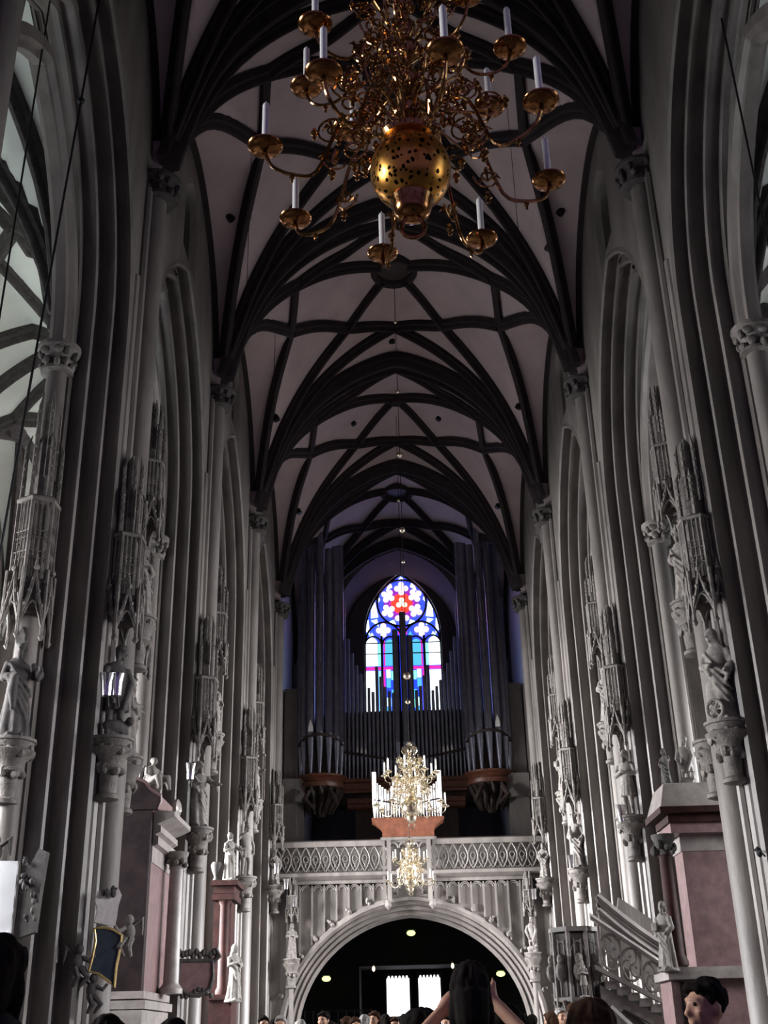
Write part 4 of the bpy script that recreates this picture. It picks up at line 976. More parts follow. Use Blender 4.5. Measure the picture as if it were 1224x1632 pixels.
stp.prism([(sx0, LZ(sx0) - .4), (sx1, LZ(sx1) - .4), (sx1, LZ(sx1) - .75), (sx0 + .6, LZ(sx0) - 1.0), (sx0, LZ(sx0) - .75)], (0, SY, 0), (1, 0, 0), (0, 0, 1), (0, .9, 0))
stp.tube([(5.0, SY, 2.1), (5.6, SY, 1.5), (6.2, SY, .8), (6.6, SY, -.35)], [.1, .12, .14, .16], 8); stp.tube([(5.4, SY + .5, 2.0), (6.2, SY + .5, 1.4), (6.9, SY + .5, -.35)], [.1, .12, .16], 8)
stp.xf(UM).build('stair_steps', STONE, pu)
np_ = MB().lathe([(.09, -.35), (.09, .1), (.07, .15), (.07, 1.95), (.1, 2.0)], 8, (6.82, SY, 0)); np_.ball((6.82, SY, 2.13), .15, 14, 10); np_.xf(UM).build('newel_post', PALEST, pu)
rb = MB()
for q, (dz, w_) in enumerate(((.0, .1), (.2, .07), (.36, .11))):
    rb.tube([(5.1 + t * .35, SY + .95, 4.62 + dz - t * .34 + .012 * t * t) for t in range(6)], w_, 8)
rb.loft([[(5.1 + t * .35, SY + .9 + d, 4.55 + h_ - t * .34 + .012 * t * t) for d, h_ in ((0, -.9), (0, .3), (.12, .3), (.12, -.9))] for t in range(6)])
rb.prism([(5.65, 4.55), (5.75, 4.95), (6.6, 4.35), (6.6, 3.9)], (0, SY + 1.2, 0), (1, 0, 0), (0, 0, 1), (0, .15, 0)); rb.prism([(5.05, 4.7), (5.22, 5.1), (5.3, 4.9), (5.25, 4.6)], (0, SY + .9, 0), (1, 0, 0), (0, 0, 1), (0, .15, 0))
rb.xf(UM).build('rear_stair_rail', STONE, pu)
statue('tunic', (3.4, 26.0, 2.18), .95, -.1, 'small carved figure leaning from the front of the pulpit', STATUE).scale = (.34, .34, .4)

# ------------------------------------------------------------------ tablets and cartouches
sl = thing('slate_tablet', 'dark slate tablet in a wavy gilt frame held by carved figures, nearest left pier', 'tablet', (-5.0, 19.05, 2.32), .35); sl.scale = (.82, .82, .82)
out = [(-.26, .98), (-.1, 1.0), (.08, .97), (.27, .86), (.25, .6), (.2, .3), (.19, -.06), (.1, .03), (-.12, .18), (-.3, .22), (-.26, .45), (-.22, .75)]
MB().prism([(x, z) for x, z in out], (0, -.06, 0), (1, 0, 0), (0, 0, 1), (0, .1, 0)).build('tablet_panel', SLATE, sl)
MB().tube([(x, -.08, z) for x, z in out], .026, 7, closed=True).build('gilt_frame', GILT, sl)
def cherub(mb, x, y, z, s=1., turn=1):
    mb.ball((x, y, z), (.08 * s, .08 * s, .09 * s), 9, 7); mb.ball((x - .02 * turn, y + .02, z - .2 * s), (.1 * s, .09 * s, .14 * s), 9, 7)
    mb.tube([(x + .06 * s * turn, y, z - .14 * s), (x + .18 * s * turn, y - .06, z - .2 * s), (x + .26 * s * turn, y - .05, z - .1 * s)], [.045 * s, .04 * s, .03 * s], 7)
    for q in (-1, 1): mb.tube([(x + .05 * q * s, y, z - .3 * s), (x + (.08 * q + .08 * turn) * s, y - .08, z - .45 * s), (x + .06 * q * s, y, z - .6 * s)], [.065 * s, .055 * s, .03 * s], 7)
    mb.tube([(x - .06 * turn, y + .05, z - .1 * s), (x - .22 * turn * s, y + .06, z + .02), (x - .25 * turn * s, y + .06, z - .25 * s)], [.03, .07 * s, .01], 6)
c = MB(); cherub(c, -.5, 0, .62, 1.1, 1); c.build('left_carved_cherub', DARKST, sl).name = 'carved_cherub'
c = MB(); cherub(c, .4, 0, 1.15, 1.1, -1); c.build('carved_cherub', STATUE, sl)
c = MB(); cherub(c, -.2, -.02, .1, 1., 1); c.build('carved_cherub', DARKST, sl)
c = MB().prism([(-.26, 1.1), (-.22, 1.3), (-.28, 1.5), (-.24, 1.68), (-.12, 1.6), (-.05, 1.68), (.06, 1.6), (.14, 1.74), (.22, 1.6), (.17, 1.4), (.15, 1.12), (0, 1.04)], (0, -.02, 0), (1, 0, 0), (0, 0, 1), (0, .12, 0))
c.build('coat_of_arms', PALEM, sl); c = MB()
leafy(c, (-.02, .03, 1.62), .13, .12, 7, rnd, .06); c.build('leaf_crest', DARKST, sl)
pk = thing('pink_cartouche', 'pink marble cartouche with scrolled stone border on the second left pier', 'tablet', (-5.08, 27.9, 2.42), .25); pk.scale = (.92, .92, .92)
pk_o = [(-.34, .8), (.38, .8), (.4, .45), (.34, .22), (.1, .08), (-.15, .1), (-.36, .25), (-.38, .5)]
MB().prism(pk_o, (0, -.05, 0), (1, 0, 0), (0, 0, 1), (0, .12, 0)).build('tablet_panel', PINKM, pk)
c = MB(); c.tube([(x * 1.08, -.03, .45 + (z - .45) * 1.1) for x, z in pk_o], .06, 7, closed=True)
for i in range(13): c.ball((-.5 + i * .085, -.03, .92 + .12 * abs(sin(i * 1.3))), (.075, .07, .09), 7, 5)
for i in range(9): c.ball((-.4 + i * .1, -.03, .1 - .08 * sin(i * .9)), (.06, .06, .07), 7, 5)
for s in (-1, 1): c.tube([(s * .42, 0, .8), (s * .56, -.04, .95), (s * .5, -.05, 1.12), (s * .4, -.03, 1.02)], [.06, .08, .06, .03], 7)
c.build('scrolled_border', DARKST, pk)
bn = thing('white_tablet', 'bright white cloth banner with fringe hanging on the far left, at the picture edge', 'banner', (-6.55, 17.9, 3.0), -.05)
MB().loft([[(x, -.05 - .06 * cos(x * 3), z - .04 * x * x) for x in [-.75 + i * .13 for i in range(10)]] + [(x, .0 - .06 * cos(x * 3), z - .04 * x * x) for x in reversed([-.75 + i * .13 for i in range(10)])] for z in (0, .35, .7, 1.02)]).build('banner_cloth', CLOTH, bn)
c = MB()
for i in range(14): c.tube([(-.72 + i * .085, -.08, 0), (-.72 + i * .085, -.08, -.12), (-.72 + i * .085, -.07, -.2)], [.03, .035, .012], 6)
c.build('fringe', CLOTH, bn)
c = MB(); cherub(c, .02, 0, 1.34, .9, -1); c.build('carved_cherub', DARKST, bn)
c = MB(); c.prism([(.44, -.1), (.75, .0), (.78, .6), (.82, 1.15), (.7, 1.2), (.58, .95), (.47, 1.1)], (0, 0, 0), (1, 0, 0), (0, 0, 1), (0, .15, 0)); leafy(c, (.62, .0, .1), .12, .95, 30, rnd, .04)
c.build('carved_surround', DARKST, bn)
bn.name = 'cloth_banner'
# ------------------------------------------------------------------ chandeliers
def pierced_brass():
    m = bpy.data.materials.new('pierced_brass'); m.use_nodes = True; nt = m.node_tree; b = nt.nodes['Principled BSDF']
    tc = nt.nodes.new('ShaderNodeTexCoord'); v = nt.nodes.new('ShaderNodeTexVoronoi'); v.inputs['Scale'].default_value = 21
    n = nt.nodes.new('ShaderNodeTexNoise'); n.inputs['Scale'].default_value = 9
    mx = nt.nodes.new('ShaderNodeMix'); mx.data_type = 'VECTOR'; mx.inputs['Factor'].default_value = .06
    nt.links.new(tc.outputs['Object'], n.inputs['Vector']); nt.links.new(tc.outputs['Object'], mx.inputs[4]); nt.links.new(n.outputs['Color'], mx.inputs[5])
    nt.links.new(mx.outputs[1], v.inputs['Vector'])
    r = nt.nodes.new('ShaderNodeValToRGB'); r.color_ramp.elements[0].position = .27; r.color_ramp.elements[1].position = .38
    r.color_ramp.elements[0].color = (.01, .006, .003, 1); r.color_ramp.elements[1].color = (.75, .36, .08, 1)
    nt.links.new(v.outputs['Distance'], r.inputs['Fac']); nt.links.new(r.outputs['Color'], b.inputs['Base Color'])
    b.inputs['Metallic'].default_value = 1; b.inputs['Roughness'].default_value = .28
    return m
PIERCED = pierced_brass()
def spiral(c, U, V, r0, turns, n=22, dirn=1, r1=.0):
    c, U, V = Vector(c), Vector(U), Vector(V)
    return [c + U * ((r0 + (r1 - r0) * i / n) * cos(dirn * 2 * PI * turns * i / n)) + V * ((r0 + (r1 - r0) * i / n) * sin(dirn * 2 * PI * turns * i / n)) for i in range(n + 1)]
def bud(mb, p, s=1.):
    p = Vector(p); mb.lathe([(.002, -.07 * s), (.02 * s, -.05 * s), (.012 * s, -.02 * s), (.034 * s, .0), (.03 * s, .02 * s), (.012 * s, .04 * s), (.018 * s, .055 * s), (.002, .07 * s)], 7, p)
def chandelier(loc, label, scale=1., cord=None, beads=(), BRASS=BRASS, BRASSD=BRASSD, globe=PIERCED):
    t = thing('brass_chandelier', label, 'chandelier', loc, 0, 'brass chandeliers hanging along the nave'); t.scale = (scale,) * 3
    Z = .78
    st = MB().lathe([(.05, -.42), (.08, -.4), (.16, -.36), (.18, -.3)], 20, (0, 0, Z))
    st.lathe([(.18, .28), (.24, .3), (.26, .34), (.2, .38), (.09, .44), (.07, .5), (.12, .54), (.17, .6), (.17, .66), (.12, .72), (.06, .78), (.06, .84), (.11, .88), (.15, .95), (.13, 1.02), (.06, 1.08), (.05, 1.2), (.1, 1.25), (.14, 1.3), (.14, 1.36), (.08, 1.42), (.05, 1.5), (.09, 1.56), (.1, 1.64), (.06, 1.7), (.04, 1.8), (.08, 1.84), (.02, 1.9)], 20, (0, 0, Z))
    st.build('baluster_stem', BRASS, t)
    MB().ball((0, 0, Z), (.335, .335, .335), 36, 24).build('pierced_globe', globe, t)
    k_ = MB().lathe([(.03, -.5), (.09, -.48), (.14, -.44), (.16, -.38), (.17, -.32), (.14, -.28)], 18, (0, 0, Z)); k_.tube([(.095 * cos(a), 0, Z - .57 + .1 * sin(a)) for a in [2 * PI * i / 22 for i in range(22)]], .02, 8, closed=True)
    k_.build('pull_ring', BRASSD, t)
    eg = MB(); ze = Z + 1.98
    eg.ball((0, 0, ze), (.09, .07, .13), 10, 8)
    for s in (-1, 1):
        eg.tube([(s * .05, 0, ze + .05), (s * .15, .01, ze + .13), (s * .23, .01, ze + .1), (s * .26, .01, ze - .04), (s * .19, .02, ze - .16)], [.05, .06, .055, .045, .015], 7, flat=.5)
        for q in range(4): eg.tube([(s * (.12 + .04 * q), .01, ze + .08), (s * (.15 + .045 * q), .0, ze - .14 + .03 * q)], [.022, .012], 5)
        eg.tube([(s * .03, 0, ze + .1), (s * .06, -.01, ze + .2), (s * .12, -.02, ze + .22)], [.04, .035, .008], 7)
    eg.tube([(0, 0, ze - .1), (0, 0, ze - .28)], [.05, .02], 6); eg.lathe([(.05, .18), (.07, .24), (.05, .3), (.01, .34)], 8, (0, 0, ze))
    eg.build('eagle_finial', BRASS, t)
    def arm_set(n, a0, R, zc, rs, zs_, cs):
        arm = MB()
        P_ = [(rs, zs_), (rs + (R - rs) * .18, zs_ + .05), (rs + (R - rs) * .38, zs_ - .08), (rs + (R - rs) * .58, zc - .16), (rs + (R - rs) * .78, zc - .22), (rs + (R - rs) * .94, zc - .16), (R, zc - .03)]
        pts = []
        for i in range(len(P_) - 1):   # smooth the control points
            p0, p1, p2, p3 = P_[max(i - 1, 0)], P_[i], P_[i + 1], P_[min(i + 2, len(P_) - 1)]
            for q in range(4):
                u = q / 4; pts.append(tuple(.5 * (2 * p1[d] + (p2[d] - p0[d]) * u + (2 * p0[d] - 5 * p1[d] + 4 * p2[d] - p3[d]) * u * u + (-p0[d] + 3 * p1[d] - 3 * p2[d] + p3[d]) * u ** 3) for d in (0, 1)))
        pts.append(P_[-1])
        arm.tube([(x, 0, z) for x, z in pts], .014 * cs, 7)
        arm.tube(spiral((rs + (R - rs) * .3, 0, zs_ + .12), (1, 0, 0), (0, 0, 1), .13 * cs, 1.4, 18, -1, .03), .011, 5)
        arm.tube(spiral((rs + (R - rs) * .45, 0, zc - .02), (-1, 0, 0), (0, 0, -1), .1 * cs, 1.3, 16, 1, .02), .01, 5)
        bud(arm, (rs + (R - rs) * .3, 0, zs_ + .3), 1.1); bud(arm, (rs + (R - rs) * .78, 0, zc - .26), .7); bud(arm, (rs + (R - rs) * .46, .03, zc - .2), 1.)
        for q in range(3): arm.tube([(rs + (R - rs) * .46, 0, zc - .05), (rs + (R - rs) * .46 + .07 * cos(q * 2.1), .07 * sin(q * 2.1), zc + .03), (rs + (R - rs) * .46 + .11 * cos(q * 2.1), .11 * sin(q * 2.1), zc - .01)], [.008, .02, .004], 5)
        am = arm.mesh('arm')
        pm = MB().lathe([(.012, -.06), (.03, -.05), (.02, -.02), (.06, -.005), (.11, .0), (.14, .025), (.145, .035), (.11, .03), (.1, .06), (.06, .075), (.035, .08), (.04, .1), (.03, .13), (.02, .13)], 18).mesh('drip_pan')
        cm = MB().lathe([(.029, 0), (.029, .36), (.024, .375), (.006, .38), (.004, .405)], 10).mesh('candle')
        for i in range(n):
            a = a0 + 2 * PI * i / n
            o = link('arm', am, BRASS, t, (0, 0, 0), a)
            p = link('drip_pan', pm, BRASSD, o, (R, 0, zc)); c = link('candle', cm, WAX, o, (R, 0, zc + .11))
    arm_set(8, math.radians(12), 1.2, Z + .05, .2, Z + .52, 1.15)
    arm_set(8, math.radians(-12), .9, Z + 1.12, .1, Z + 1.3, 1.)
    def scrolls(n, a0, r0, z0, s):
        mb = MB()
        mb.tube([(.1, 0, z0), (r0 * .5, 0, z0 + .12 * s), (r0, 0, z0 + .02)], [.014, .012, .01], 6)
        mb.tube(spiral((r0, 0, z0 + .13 * s), (0, 0, -1), (1, 0, 0), .13 * s, 1.5, 20, 1, .02), .01, 5)
        mb.tube(spiral((r0 * .72, 0, z0 - .1 * s), (0, 0, 1), (-1, 0, 0), .12 * s, 1.5, 20, 1, .02), .01, 5)
        mb.tube(spiral((r0 * .45, .05, z0 + .2 * s), (1, 0, 0), (0, .4, .9), .1 * s, 1.3, 16, -1, .02), .009, 5)
        for p in ((r0 + .14 * s, 0, z0 + .12), (r0 * .72, 0, z0 - .26 * s), (r0 * .45, .05, z0 + .36 * s), (r0 * .9, .06, z0 - .04), (r0 * .9, -.06, z0 + .26 * s)): bud(mb, p, .9 * s)
        for q in range(5): mb.tube([(r0, 0, z0 + .13 * s), (r0 + .05 * cos(q * 1.26), .06 * sin(q * 1.26), z0 + .17 * s), (r0 + .09 * cos(q * 1.26), .1 * sin(q * 1.26), z0 + .12 * s)], [.006, .02, .003], 5)
        me = mb.mesh('scroll_ornament')
        for i in range(n): link('scroll_ornament', me, BRASS, t, (0, 0, 0), a0 + 2 * PI * i / n)
    scrolls(8, math.radians(34), .66, Z + .46, 1.15); scrolls(6, math.radians(10), .5, Z + .86, 1.); scrolls(6, math.radians(30), .4, Z + 1.5, .9)
    if cord:
        L = (cord - loc[2]) / scale
        MB().tube([(0, 0, Z + 2.2), (0, 0, L)], .011 / scale, 6).build('suspension_cord', BLACK, t)
        for zb, r in beads: MB().ball((0, 0, (zb - loc[2]) / scale), r / scale, 12, 8).build('brass_bead', BRASS, t)
    return t
chandelier((-.14, 7.4, 7.12), 'huge brass chandelier close overhead at the top of the picture', 1., 24.5)
chandelier((.0, 33.4, 6.83), 'middle brass chandelier in front of the small choir organ', .84, 25.9, ((24.1, .07), (21.3, .07), (18.9, .1), (16.2, .1), (15.1, .06), (11.4, .12), (10.6, .08)), LITBR, LITBR, LITBR)
chandelier((.0, 42.4, 6.0), 'smallest brass chandelier hanging before the gallery balustrade', .68, 25.5, ((23.6, .07), (21.5, .07)), LITBR, LITBR, LITBR)

# ------------------------------------------------------------------ small floodlights fixed to the piers
LENS = mat('floodlight_reflector', (.9, .9, .95), .1, 1., var=0)
def flood(loc, rz, label, tilt=.5, n=1):
    t = thing('pier_floodlight', label, 'floodlight', loc, rz, 'small black floodlights on the piers')
    R_ = Matrix.Rotation(tilt, 4, 'X')
    MB().lathe([(.03, -.2), (.09, -.17), (.1, .05), (.13, .2), (.12, .2), (.09, .06)], 12).xf(R_).build('lamp_housing', LENS, t)
    MB().lathe([(.002, .05), (.085, .08), (.118, .195), (.125, .21), (.13, .2)], 12).xf(R_).build('reflector_rim', LENS, t)
    MB().tube([(0, 0, -.1), (.0, .12, -.15), (0, .22, -.3)], .02, 6).build('bracket', BLACK, t)
flood((-5.22, 18.62, 6.95), 0, 'shiny floodlight beside the bending statue on the nearest left pier, left one of the pair', .15)
flood((-5.08, 18.75, 6.98), 0, 'shiny floodlight beside the bending statue on the nearest left pier, right one of the pair', .1)
flood((-5.3, 27.3, 7.35), 0, 'black floodlight left of the robed statue above the pink cartouche', .1)
flood((-5.1, 45.6, 7.55), .3, 'bright floodlight on the left gallery pier, level with the balustrade', .1)
flood((-4.75, 45.9, 7.0), .3, 'floodlight just below the left balustrade end', .1)
flood((-4.42, 45.95, 6.35), .3, 'floodlight lowest of the three at the left gallery end, over the spandrel statue', .1)
flood((4.72, 45.95, 6.4), -.3, 'floodlight over the spandrel statue at the right gallery end', .1)
flood((4.95, 36.9, 6.35), -.3, 'floodlight beside the statue with child on the third right pier', .1)
flood((4.98, 28.1, 6.25), -.3, 'floodlight below the tunic statue on the second right pier', .1)
hk = MB().tube([(0, 0, 0), (0, -.15, .02), (0, -.22, -.08)], .02, 6); hk.tube([(0, -.1, .02), (.1, -.16, -.12)], .015, 5); hk.ball((0, -.2, -.06), (.05, .05, .08), 7, 5)
tag(hk.build('iron_hook', BLACK, None, loc=(5.3, 19.0, 4.05)), 'small dark iron hook on the nearest right pier', 'hook')
h2 = MB().box((0, 0, 0), (.08, .06, .22)); h2.box((0, -.04, .0), (.05, .03, .16)); tag(h2.build('pier_light_fitting', WAX, None, loc=(-5.75, 18.9, 2.75)), 'tiny white light fitting on the nearest left pier, left of the slate tablet', 'light fitting')
fx = MB().box((0, 0, 0), (.08, .06, .3)); fx.tube([(0, -.05, -.1), (0, -.1, -.25)], .03, 6); tag(fx.build('wall_bracket', BLACK, None, loc=(-5.35, 29.9, 5.9)), 'tiny black bracket on the second left pier, right of the robed statue', 'bracket')

# ------------------------------------------------------------------ thin cables and wires
def wire(name, p, q, r, label, knot=()):
    mb = MB().tube([p, q], r, 6); P, Q = Vector(p), Vector(q)
    for u in knot: mb.ball(P.lerp(Q, u), r * 3.2, 8, 6)
    tag(mb.build(name, BLACK), label, 'cable')
wire('hanging_cable', (-5.54, 15.4, 19.75), (-6.12, 15.4, 7.8), 0.022, 'black hanging cable with a knot across the left arcade opening', (0.25,))
wire('hanging_cable', (-6.32, 15.0, 19.31), (-6.45, 15.0, 11.27), 0.018, 'thin black cable at the upper left edge, left of the knotted one', ())
wire('hanging_cable', (5.95, 15.4, 18.3), (5.97, 15.4, 12.55), 0.02, 'black hanging cable across the right arcade opening', ())
wire('suspension_wire', (-3.78, 23.50, vz(-3.78, 23.50) + .1), (-3.78, 23.50, 18.20), .008, 'thin wire hanging from the vault left of the huge chandelier')
wire('suspension_wire', (-4.13, 33.00, vz(-4.13, 33.00) + .1), (-4.13, 33.00, 20.00), .008, 'thin wire hanging in the second vault bay on the left')
wire('suspension_wire', (3.08, 23.50, vz(3.08, 23.50) + .1), (3.08, 23.50, 18.50), .008, 'thin wire hanging from the vault right of the huge chandelier')
wire('suspension_wire', (-4.37, 45.80, vz(-4.37, 45.80) + .1), (-4.37, 45.80, 8.70), .008, 'thin wire hanging in front of the left organ tower')
# ------------------------------------------------------------------ people
SKIN = mat('skin', (.6, .34, .23), .5, var=.08, scale=8); HAIRB = mat('dark_hair', (.012, .009, .008), .9, var=.4, scale=40, spec=.08); HAIRN = mat('brown_hair', (.05, .025, .015), .9, var=.4, scale=40, spec=.08); HAIRG = mat('grey_hair', (.3, .28, .26), .6, var=.3, scale=40)
EYE = mat('eyes', (.03, .02, .02), .2, var=0)
COATS = [mat('coat_' + n, c, .85, var=.2, scale=10) for n, c in (('black', (.012, .012, .016)), ('navy', (.02, .025, .06)), ('red', (.4, .03, .04)), ('grey', (.15, .15, .16)), ('teal', (.05, .16, .2)), ('brown', (.12, .07, .05)), ('pale', (.5, .48, .5)), ('violet', (.08, .05, .12)))]
TROU = mat('trousers_dark', (.03, .03, .04), .9, var=.2, scale=8)
ARMD = (((-.27, .02, 1.15), (-.27, -.1, .88)), ((.27, .02, 1.15), (.27, -.1, .88)))
ARMC = (((-.34, -.1, 1.42), (-.13, -.26, 1.63)), ((.36, -.1, 1.4), (.13, -.26, 1.6)))
def body_parts(arms, vox):
    b = MB()
    b.loft([[(x * cos(a), y0 + y * sin(a), z) for a in [2 * PI * i / 20 for i in range(20)]] for z, x, y, y0 in ((.86, .16, .11, 0), (.95, .165, .115, 0), (1.08, .14, .1, 0), (1.25, .165, .115, 0), (1.4, .18, .1, .01), (1.46, .1, .07, .02), (1.5, .06, .06, .02))])
    b.tube([(0, .02, 1.44), (0, .0, 1.6)], [.06, .055], 12)
    # head
    b.ball((0, .015, 1.655), (.077, .098, .105), 20, 14); b.loft([[(x * cos(a), -.02 + y * sin(a), z) for a in [2 * PI * i / 16 for i in range(16)]] for z, x, y in ((1.525, .025, .04), (1.545, .045, .062), (1.58, .06, .075), (1.62, .068, .08), (1.68, .07, .08))])
    b.tube([(0, -.093, 1.655), (0, -.108, 1.63), (0, -.122, 1.605), (0, -.1, 1.592)], [.009, .012, .017, .012], 8)
    b.tube([(-.05, -.078, 1.672), (-.02, -.093, 1.674), (.02, -.093, 1.674), (.05, -.078, 1.672)], .011, 7)
    b.tube([(-.025, -.093, 1.568), (0, -.102, 1.57), (.025, -.093, 1.568)], .0085, 6); b.tube([(-.022, -.092, 1.556), (0, -.1, 1.554), (.022, -.092, 1.556)], .008, 6); b.ball((0, -.082, 1.532), (.022, .018, .018), 8, 6)
    for s in (-1, 1):
        b.ball((s * .078, .018, 1.628), (.012, .022, .034), 8, 6); b.ball((s * .045, -.075, 1.61), (.022, .018, .02), 8, 6)
        b.tube([(s * .09, 0, .9), (s * .1, -.01, .5), (s * .1, .01, .12)], [.088, .056, .04], 12); b.tube([(s * .1, .04, .06), (s * .11, -.16, .04)], [.045, .035], 8)
        el, ha = arms[(s + 1) // 2]
        b.tube([(s * .165, .01, 1.4), el, ha], [.055, .042, .028], 10)
        d = (Vector(ha) - Vector(el)).normalized(); h0 = Vector(ha); sd = d.cross(Vector((0, 1, 0)) if abs(d.y) < .9 else Vector((1, 0, 0))).normalized(); nn_ = d.cross(sd)
        b.tube([h0, h0 + d * .05, h0 + d * .09], [.028, .04, .036], 8)
        for f in range(4): b.tube([h0 + d * .085 + sd * (.019 * (f - 1.5)), h0 + d * (.13 - .008 * abs(f - 1.3)) + sd * (.02 * (f - 1.5)), h0 + d * (.165 - .012 * abs(f - 1.3)) + sd * (.021 * (f - 1.5)) + nn_ * .02], [.0095, .009, .008], 6)
        b.tube([h0 + d * .03 + sd * .03, h0 + d * .07 + sd * .06, h0 + d * .1 + sd * .065], [.013, .011, .009], 6)
    body = remeshed(b, vox, 1, 'body'); body.materials.append(SKIN)
    c = MB(); c.loft([[(x * cos(a) * (1 + .02 * sin(6 * a)), y0 + y * sin(a), z) for a in [2 * PI * i / 24 for i in range(24)]] for z, x, y, y0 in ((.72, .2, .15, 0), (.95, .195, .15, 0), (1.1, .18, .135, 0), (1.27, .195, .14, 0), (1.39, .2, .125, .01), (1.46, .13, .1, .02), (1.5, .085, .085, .02), (1.53, .085, .085, .015))])
    for s, (el, ha) in zip((-1, 1), arms):
        e2 = Vector(el).lerp(Vector(ha), .86 if arms is ARMD else .12); c.tube([(s * .165, .01, 1.4), el, e2], [.078, .066, .048], 10)
    coat = remeshed(c, .016, 2, 'coat')
    l = MB()
    for s in (-1, 1): l.tube([(s * .09, 0, .95), (s * .1, -.01, .5), (s * .1, .01, .07)], [.105, .08, .07], 12)
    l.ball((0, 0, .9), (.18, .135, .12), 14, 8)
    leg = remeshed(l, .018, 1, 'trousers'); leg.materials.append(TROU)
    return body, coat, leg
def hair_mesh(long=False):
    h = MB(); h.ball((0, .03, 1.672), (.084, .096, .102), 18, 12)
    for i in range(46):
        a = 2 * PI * rnd.random(); e = rnd.uniform(.1, 1.45); p0 = Vector((.086 * cos(a) * cos(e), .03 + .098 * sin(a) * cos(e), 1.672 + .104 * sin(e)))
        if p0.y < -.05 and p0.z < 1.72: continue
        e2 = e - .5; p1 = Vector((.089 * cos(a) * cos(e2), .03 + .1 * sin(a) * cos(e2), 1.672 + .106 * sin(e2))); h.tube([p0, p0.lerp(p1, .5) * 1.0 + Vector((0, 0, .004)), p1], [.012, .012, .006], 5); h.tube([(-.075, .0, 1.69), (-.05, -.07, 1.725), (0, -.085, 1.735), (.05, -.07, 1.725), (.075, .0, 1.69)], .022, 7)
    for s in (-1, 1): h.tube([(s * .076, -.02, 1.68), (s * .08, -.01, 1.645)], [.016, .008], 6)
    if long:
        h.tube([(0, .07, 1.66), (0, .09, 1.56), (0, .09, 1.46)], [.082, .075, .045], 12)
        for s in (-1, 1): h.tube([(s * .066, .02, 1.68), (s * .078, .03, 1.58), (s * .07, .02, 1.48)], [.024, .028, .016], 8)
    return remeshed(h, .009, 1, 'hair')
EYEM = MB().ball((-.031, -.086, 1.648), .0115, 8, 6).ball((.031, -.086, 1.648), .0115, 8, 6).mesh('eyes')
BA = body_parts(ARMD, .0125); BC = body_parts(ARMC, .0125)
HS, HL = hair_mesh(), hair_mesh(True)
def person(loc, htop, rz, label, coat, hair=HAIRB, long=False, parts=BA, wide=1., group=None):
    s = htop / 1.78; t = thing('person', label, 'person', loc, rz, group); t.scale = (s * wide, s * wide, s)
    link('body', parts[0], None, t)
    c = link('coat', parts[1], None, t)
    if not parts[1].materials: parts[1].materials.append(COATS[0])
    c.material_slots[0].link = 'OBJECT'; c.material_slots[0].material = COATS[coat]
    link('trousers', parts[2], None, t)
    hm = HL if long else HS
    h = link('hair', hm, None, t)
    if not hm.materials: hm.materials.append(HAIRB)
    h.material_slots[0].link = 'OBJECT'; h.material_slots[0].material = hair
    e = link('eyes', EYEM, EYE, t)
    return t
# near people, seen mostly from behind
person((1.05, 6.0, 0), 1.655, -1.15, 'person with short dark hair in profile looking left, bottom right in front of the pier', 0, HAIRB)
person((.28, 4.5, 0), 1.53, PI - .2, 'person with wide brown-black hair seen from behind, below the pulpit stair', 0, HAIRN, True, BA, 1.12)
t_ = person((-.15, 4.5, 0), 1.665, PI, 'person seen from behind with both arms raised to a camera, right of the bright doors', 0, HAIRB, True, BC, .86)
cam_ = MB().box((0, 0, 0), (.11, .04, .07)).lathe([(.025, 0), (.025, .05)], 10); tag(cam_.build('camera', BLACK, None, loc=(-.15, 4.86, 1.56)), 'small black camera held up by the person with raised arms', 'camera')
person((-.33, 5.0, 0), 1.525, PI + .2, 'person with dark hair and hunched shoulders in front of the bright doors', 0, HAIRB, True, BA, 1.1)
person((.0, 4.9, 0), 1.53, PI - .3, 'person in black right of the one with raised arms', 0, HAIRB, True, BA, 1.15)
person((-1.78, 4.2, 0), 1.775, PI, 'tall person with dark hair cut by the bottom left corner', 0, HAIRB, True, BA, 1.1)
person((-1.62, 5.2, 0), 1.535, PI, 'person whose dark hair just shows below the slate tablet', 0, HAIRB)
person((-1.4, 5.5, 0), 1.52, PI, 'person whose dark crown shows at the bottom edge, below the dark altar front', 0, HAIRB)
person((-2.85, 21.99, 0), 1.89, 0.34, 'pale-faced person at the foot of the left gallery pier', 3, HAIRB, False)
person((-2.81, 23.27, 0), 1.85, 3.48, 'person in black facing the altar between two pale faces, foot of the left gallery pier', 0, HAIRB, False)
person((-2.32, 19.62, 0), 1.83, -0.05, 'person with pink face beside the foot of the gallery arch, far left of the crowd', 1, HAIRG, False)
person((-2.22, 22.10, 0), 1.81, 3.70, 'grey-haired person left of the low left porch lamp', 3, HAIRG, True)
person((-1.76, 21.38, 0), 1.92, -0.35, 'person in teal, under the low left porch lamp', 4, HAIRB, False)
person((-1.65, 21.80, 0), 1.77, 2.46, 'person barely showing, right of the one in teal', 0, HAIRB, True)
person((-1.34, 20.62, 0), 1.81, 3.72, 'dark-haired person with back turned, left of the bright doors', 0, HAIRN, False)
person((-1.17, 20.14, 0), 1.79, 0.42, 'person in brown facing the viewer, left of the bright doors', 5, HAIRN, True)
person((-1.06, 21.97, 0), 1.86, 2.62, 'person in grey, second head left of the bright doors', 3, HAIRG, True)
person((-0.93, 22.99, 0), 1.94, -0.41, 'person in a pale coat just left of the bright doors', 6, HAIRN, True)
person((-0.74, 23.43, 0), 1.89, 3.66, 'person in violet against the left edge of the bright doors', 7, HAIRB, True)
person((-0.57, 23.35, 0), 1.84, 0.05, 'person in navy in front of the left bright door', 1, HAIRN, False)
person((-0.39, 20.32, 0), 1.82, 3.76, 'dark-haired person in navy, back turned, before the door post', 1, HAIRB, False)
